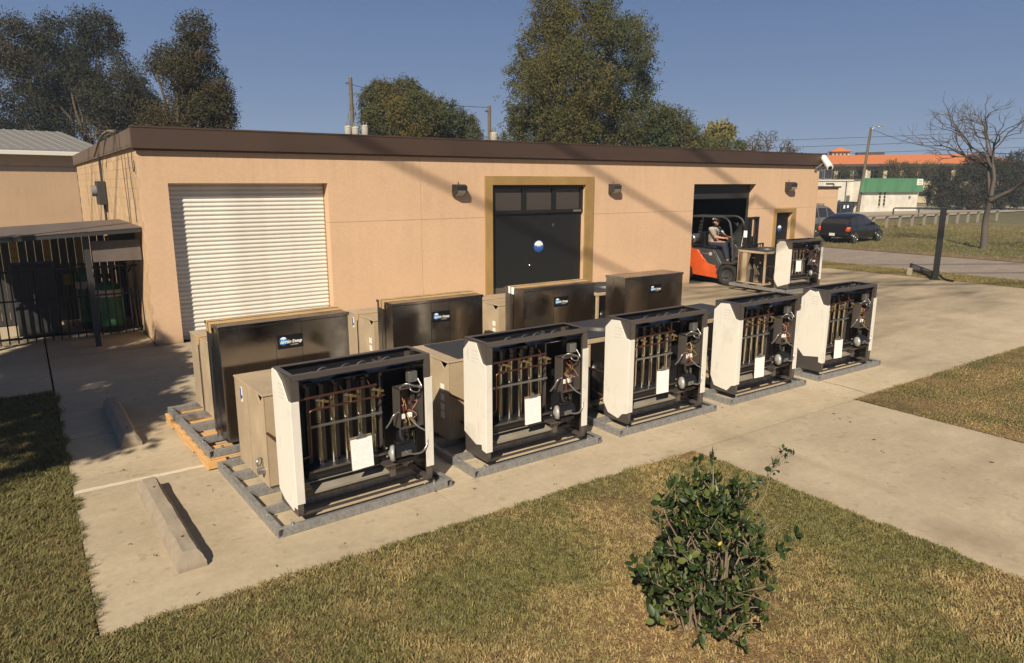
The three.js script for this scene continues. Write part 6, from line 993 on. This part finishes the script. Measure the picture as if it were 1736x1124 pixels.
// ---------------------------------------------------------------- buildings beyond the road
{
  const b = gnd(1458, 359.5), t = thing('white_building', 'low white building with a green roof band beyond the field', 'building', [b.x, 0, b.z], -0.144), wm = mat(0.80, 0.76, 0.66, { roughness: 0.9, map: rescale(tBlot, 4) }), gm = mat(0.10, 0.27, 0.14, { roughness: 0.6, map: rescale(tBlot, 3) });
  mesh('wall', span(0, 9.66, -0.1, 3.45, -8, 0), wm, t);
  mesh('roof_band', slab([[-0.35, 2.15], [10.0, 2.15], [9.8, 3.66], [-0.15, 3.66]], 0.3, 0.01, 0.01), gm, t);
  mesh('roof', span(-0.1, 9.76, 3.45, 3.6, -8.1, 0), M.roof, t);
  for (const x of [2.75, 3.55]) { const w = sub('window', t); mesh('frame', [span(x, x + 0.06, 0.62, 2.1, 0.002, 0.05), span(x + 0.42, x + 0.48, 0.62, 2.1, 0.002, 0.05), span(x, x + 0.48, 0.55, 0.63, 0.002, 0.07), ...[1.0, 1.4, 1.75].map(y => span(x, x + 0.48, y, y + 0.05, 0.004, 0.045))], wm, w); mesh('pane', span(x + 0.06, x + 0.42, 0.63, 2.1, 0.001, 0.012), M.darkGlass, w); }
  mesh('vent', place(new THREE.CylinderGeometry(0.16, 0.16, 0.1, 16).rotateX(Math.PI / 2), 8.1, 1.55, 0.05), M.alu, t);
  // small white fascia sign with two rows of dark lettering
  const cv = document.createElement('canvas'); cv.width = 128; cv.height = 80; const c = cv.getContext('2d'); c.fillStyle = '#eeeae2'; c.fillRect(0, 0, 128, 80); c.fillStyle = '#26242c'; c.font = 'bold 40px serif'; c.fillText('Title', 22, 40, 90); c.fillStyle = '#57545c'; c.fillRect(8, 50, 112, 3); c.fillRect(20, 60, 88, 8); const te = new THREE.CanvasTexture(cv); te.colorSpace = THREE.SRGBColorSpace;
  const sg = sub('sign_board', t); mesh('board', span(8.75, 9.75, 2.9, 3.58, 0.335, 0.37), M.white, sg); mesh('lettering', new THREE.PlaneGeometry(0.98, 0.66).translate(9.25, 3.24, 0.374), mat(1, 1, 1, { map: te }), sg, true);
  // plain white wing on the left with plant on the roof
  mesh('wing_wall', span(-9.5, -0.02, -0.1, 3.35, -8, -1.2), wm, t); mesh('wing_cap', span(-9.6, -0.02, 3.35, 3.5, -8.05, -1.1, 0.02), mat(0.6, 0.57, 0.5), t);
  mesh('pipe', [pipe([[-3.2, 0.2, -1.12], [-3.2, 3.1, -1.12], [-4.4, 3.1, -1.12]], 0.05, 6), pipe([[-5.0, 1.4, -1.12], [-4.6, 1.15, -1.12], [-3.9, 1.15, -1.12], [-3.9, 1.7, -1.12]], 0.07, 6), pipe([[-1.2, 0.3, -1.12], [-1.2, 3.3, -1.12]], 0.05, 6)], M.charcoal, t);
  mesh('meter_box', [span(-1.0, -0.6, 1.2, 1.8, -1.19, -1.0, 0.02), span(-2.3, -2.0, 1.0, 1.3, -1.19, -1.05, 0.02)], M.alu, t);
  mesh('canopy', span(-2.4, -0.1, 0.95, 1.1, -1.15, -0.3, 0.02), M.charcoal, t);
  for (const [x0, x1, h, m] of [[-8.6, -6.6, 1.2, M.tan], [-6.4, -4.0, 1.0, M.alu], [-3.8, -2.5, 1.15, M.alu]]) { const u = sub('roof_unit', t); mesh('housing', span(x0, x1, 3.5, 3.5 + h, -4, -2, 0.03), m, u); mesh('grille', span(x0 + 0.15, x1 - 0.15, 3.65, 3.4 + h, -1.995, -1.97), M.charcoal, u); }
  const dmat = mat(0.012, 0.018, 0.04, { roughness: 0.5 });
  const p = gnd(1435, 362), d = thing('dumpster', 'dark blue dumpster in front of the white wing', 'dumpster', [p.x, 0, p.z], -0.144);
  mesh('bin', slab([[-1.0, 0.12], [1.0, 0.12], [1.05, 1.15], [-1.05, 1.15]], 1.4, -1.4, 0.01), dmat, d); mesh('lid', [slab([[-1.07, 1.16], [0, 1.16], [0, 1.22], [-1.07, 1.22]], 1.5, -1.45), slab([[0.02, 1.16], [1.07, 1.16], [1.07, 1.22], [0.02, 1.22]], 1.5, -1.45)], M.charcoal, d); mesh('sticker', [box(0.22, 0.34, 0.02, -0.45, 0.7, 0.02), box(0.25, 0.3, 0.02, 0.1, 0.72, 0.02)], M.paper, d); mesh('pocket', [span(-1.2, -1.02, 0.5, 0.7, -1.2, -0.1), span(1.02, 1.2, 0.5, 0.7, -1.2, -0.1)], dmat, d);
  sheet('pavement', 55, 110, -40, -18.5, 0.0, mat(0.42, 0.36, 0.28, { roughness: 0.95, map: rescale(tAsph, 6) }), 20);
  const q = at(1422, 318, 52), s = thing('annex_building', 'low tan annex with a dark cap beyond the silver vehicle', 'building', [q.x, 0, q.z], -0.1); mesh('wall', [span(-9, 0, -0.1, 2.05, -6, 0), span(-9, 0.0, 2.06, q.y - 0.02, -6, 0)], M.stucco, s); mesh('cap', span(-9.1, 0.14, q.y - 0.02, q.y + 0.10, -6.1, 0.12, 0.01), M.fascia, s); mesh('downspout', rod(V(0.06, 0, -0.2), V(0.06, q.y - 0.1, -0.2), 0.05), M.fascia, s);
}
{ // long arcaded block with orange tile roof
  const A = at(1380, 279, 118), B = at(1690, 281, 112), L = A.distanceTo(B), t = thing('tile_roofed_building', 'long cream arcaded building with an orange tile roof and small tower', 'building', [A.x, 0, A.z], Math.atan2(-(B.z - A.z), B.x - A.x)), eav = A.y, cm = mat(0.52, 0.44, 0.30, { roughness: 0.9, map: rescale(tBlot, 5) });
  const tileT = tex(256, 1, (u, v) => { const k = 0.72 + 0.25 * Math.abs(Math.sin(u * Math.PI * 8)) + 0.35 * (fbm(u, v, 8, 8, 4, 171, 0.7) - 0.5); return [k, k * (0.85 + 0.2 * fbm(u, v, 10, 10, 3, 173)), k * 0.85]; });
  const tm = mat(0.56, 0.19, 0.065, { roughness: 0.85, map: rescale(tileT, 2.4), bumpMap: rescale(tileT, 2.4), bumpScale: 0.06 });
  const hip = (x0, x1, z0, z1, y0, y1, inset) => { const g = new THREE.BufferGeometry(), zc = (z0 + z1) / 2, P = [[x0, y0, z1], [x1, y0, z1], [x1, y0, z0], [x0, y0, z0], [x0 + inset, y1, zc], [x1 - inset, y1, zc]], F = [[0, 1, 5], [0, 5, 4], [2, 3, 4], [2, 4, 5], [1, 2, 5], [3, 0, 4], [0, 3, 2], [0, 2, 1]]; g.setAttribute('position', new THREE.Float32BufferAttribute(F.flat().flatMap(i => P[i]), 3)); g.computeVertexNormals(); return g; };
  mesh('roof', hip(-3, L + 4, -14, 1.0, eav, eav + 1.75, 4), tm, t);
  mesh('eave', span(-3, L + 4, eav - 0.35, eav - 0.02, -13.8, 0.9), M.fascia, t);
  mesh('wall', span(-2, L + 3, -0.1, eav - 0.35, -13, -2.4), cm, t);
  for (let i = 0; i < 13; i++) { const x = -1.5 + i * (L + 3) / 12; mesh('column', [span(x - 0.3, x + 0.3, 0, eav - 0.9, -0.6, 0, 0.04), span(x - 0.42, x + 0.42, eav - 0.9, eav - 0.36, -0.7, 0.1, 0.04)], cm, t); if (i < 12) { const w = sub('window', t), wx = x + (L + 3) / 24; mesh('frame', [span(wx - 0.75, wx + 0.75, eav - 2.5, eav - 2.4, -2.4, -2.3), span(wx - 0.75, wx + 0.75, eav - 0.95, eav - 0.85, -2.4, -2.3), span(wx - 0.04, wx + 0.04, eav - 2.4, eav - 0.95, -2.4, -2.33)], M.white, w); mesh('pane', span(wx - 0.7, wx + 0.7, eav - 2.4, eav - 0.95, -2.395, -2.37), M.darkGlass, w); } }
  mesh('parapet', span(-2, L + 3, eav - 3.4, eav - 2.75, -0.55, -0.05), cm, t);
  const cx = L * 61 / 310, w2 = 1.42, y0 = eav + 0.9, tw = sub('tower', t);
  mesh('wall', span(cx - w2, cx + w2, y0 - 0.6, y0 + 1.45, -8 - w2, -8 + w2), cm, tw); mesh('roof', hip(cx - w2 - 0.45, cx + w2 + 0.45, -8 - w2 - 0.45, -8 + w2 + 0.45, y0 + 1.45, y0 + 2.25, w2 + 0.4), tm, tw);
  for (let i = 0; i < 4; i++) { const x = cx - w2 + 0.45 + i * 0.63; mesh('window', slab([[x - 0.16, y0 + 0.35], [x + 0.16, y0 + 0.35], [x + 0.16, y0 + 0.95], [x + 0.1, y0 + 1.08], [x, y0 + 1.14], [x - 0.1, y0 + 1.08], [x - 0.16, y0 + 0.95]], 0.03, -8 + w2 + 0.002), M.darkGlass, tw); const g = slab([[-0.16, y0 + 0.35], [0.16, y0 + 0.35], [0.16, y0 + 0.95], [0.1, y0 + 1.08], [0, y0 + 1.14], [-0.1, y0 + 1.08], [-0.16, y0 + 0.95]], 0.03, 0).rotateY(-Math.PI / 2).translate(cx - w2 - 0.002, 0, -8 - w2 + 0.45 + i * 0.63); mesh('window', g, M.darkGlass, tw); }
  mesh('roof_plant', [span(cx - 5.2, cx - 2.2, eav + 1.5, eav + 2.1, -8, -6.5, 0.05), span(cx + 2.6, cx + 7.0, eav + 1.5, eav + 2.2, -8, -6.5, 0.05)], M.charcoal, t);
}
{ // metal-roofed neighbour behind the left trees
  const p = at(178, 263, 42), t = thing('neighbour_shed', 'tan shed with a ribbed grey metal roof behind the left trees', 'building', [p.x, 0, p.z], 0.25), e = p.y;
  mesh('wall', span(-22, 0, -0.1, e - 0.05, -9, -0.4), M.stucco, t); mesh('roof', slab([[0, 0], [8, 1.5], [8, 1.62], [0, 0.12]], 22.6, 0).rotateY(Math.PI / 2).translate(-22.3, e + 0.1, 0), mat(0.30, 0.29, 0.28, { roughness: 0.5, metalness: 0.4 }), t);
  for (let i = 0; i < 38; i++) mesh('roof_rib', slab([[0, 0.12], [8, 1.62], [8, 1.66], [0, 0.16]], 0.05, 0).rotateY(Math.PI / 2).translate(-22.2 + i * 0.6, e + 0.101, 0), mat(0.30, 0.29, 0.28, { roughness: 0.5, metalness: 0.4 }), t);
  mesh('gutter', span(-22.3, 0.3, e - 0.1, e + 0.13, 0.01, 0.14, 0.02), M.white, t);
}
{ // far wood closing the horizon
  const r = rng(4242), list = [], D = 170;
  for (let i = 0; i < 9000; i++) { const u = -160 + 2060 * r(), h = 3.5 + 4.2 * wfbm(u * 0.02, 3.3, 17, 1.0, 5), p = at(u, 311, D + 25 * r()); list.push(V(p.x, h * Math.sqrt(r()), p.z)); }
  const o = new THREE.InstancedMesh(leafClump(10, 0.9, 0.9, 0.32, 99), leafMat(), list.length); o.name = 'tree_line'; list.forEach((p, i) => { E4.set(r() * 6.28, r() * 6.28, 0); Q4.setFromEuler(E4); S4.setScalar(0.7 + 0.8 * r()); M4.compose(p, Q4, S4); o.setMatrixAt(i, M4); const k = 0.7 + 0.6 * r(); C4.setRGB(0.065 * k, 0.065 * k, 0.030 * k); o.setColorAt(i, C4); });
  scene.add(o); tag(o, 'far dark wood closing the horizon behind everything', 'wood', null, 'stuff');
}
scene.fog = new THREE.FogExp2(0x9fb0c4, 0.0007);

renderer.render(scene, camera);
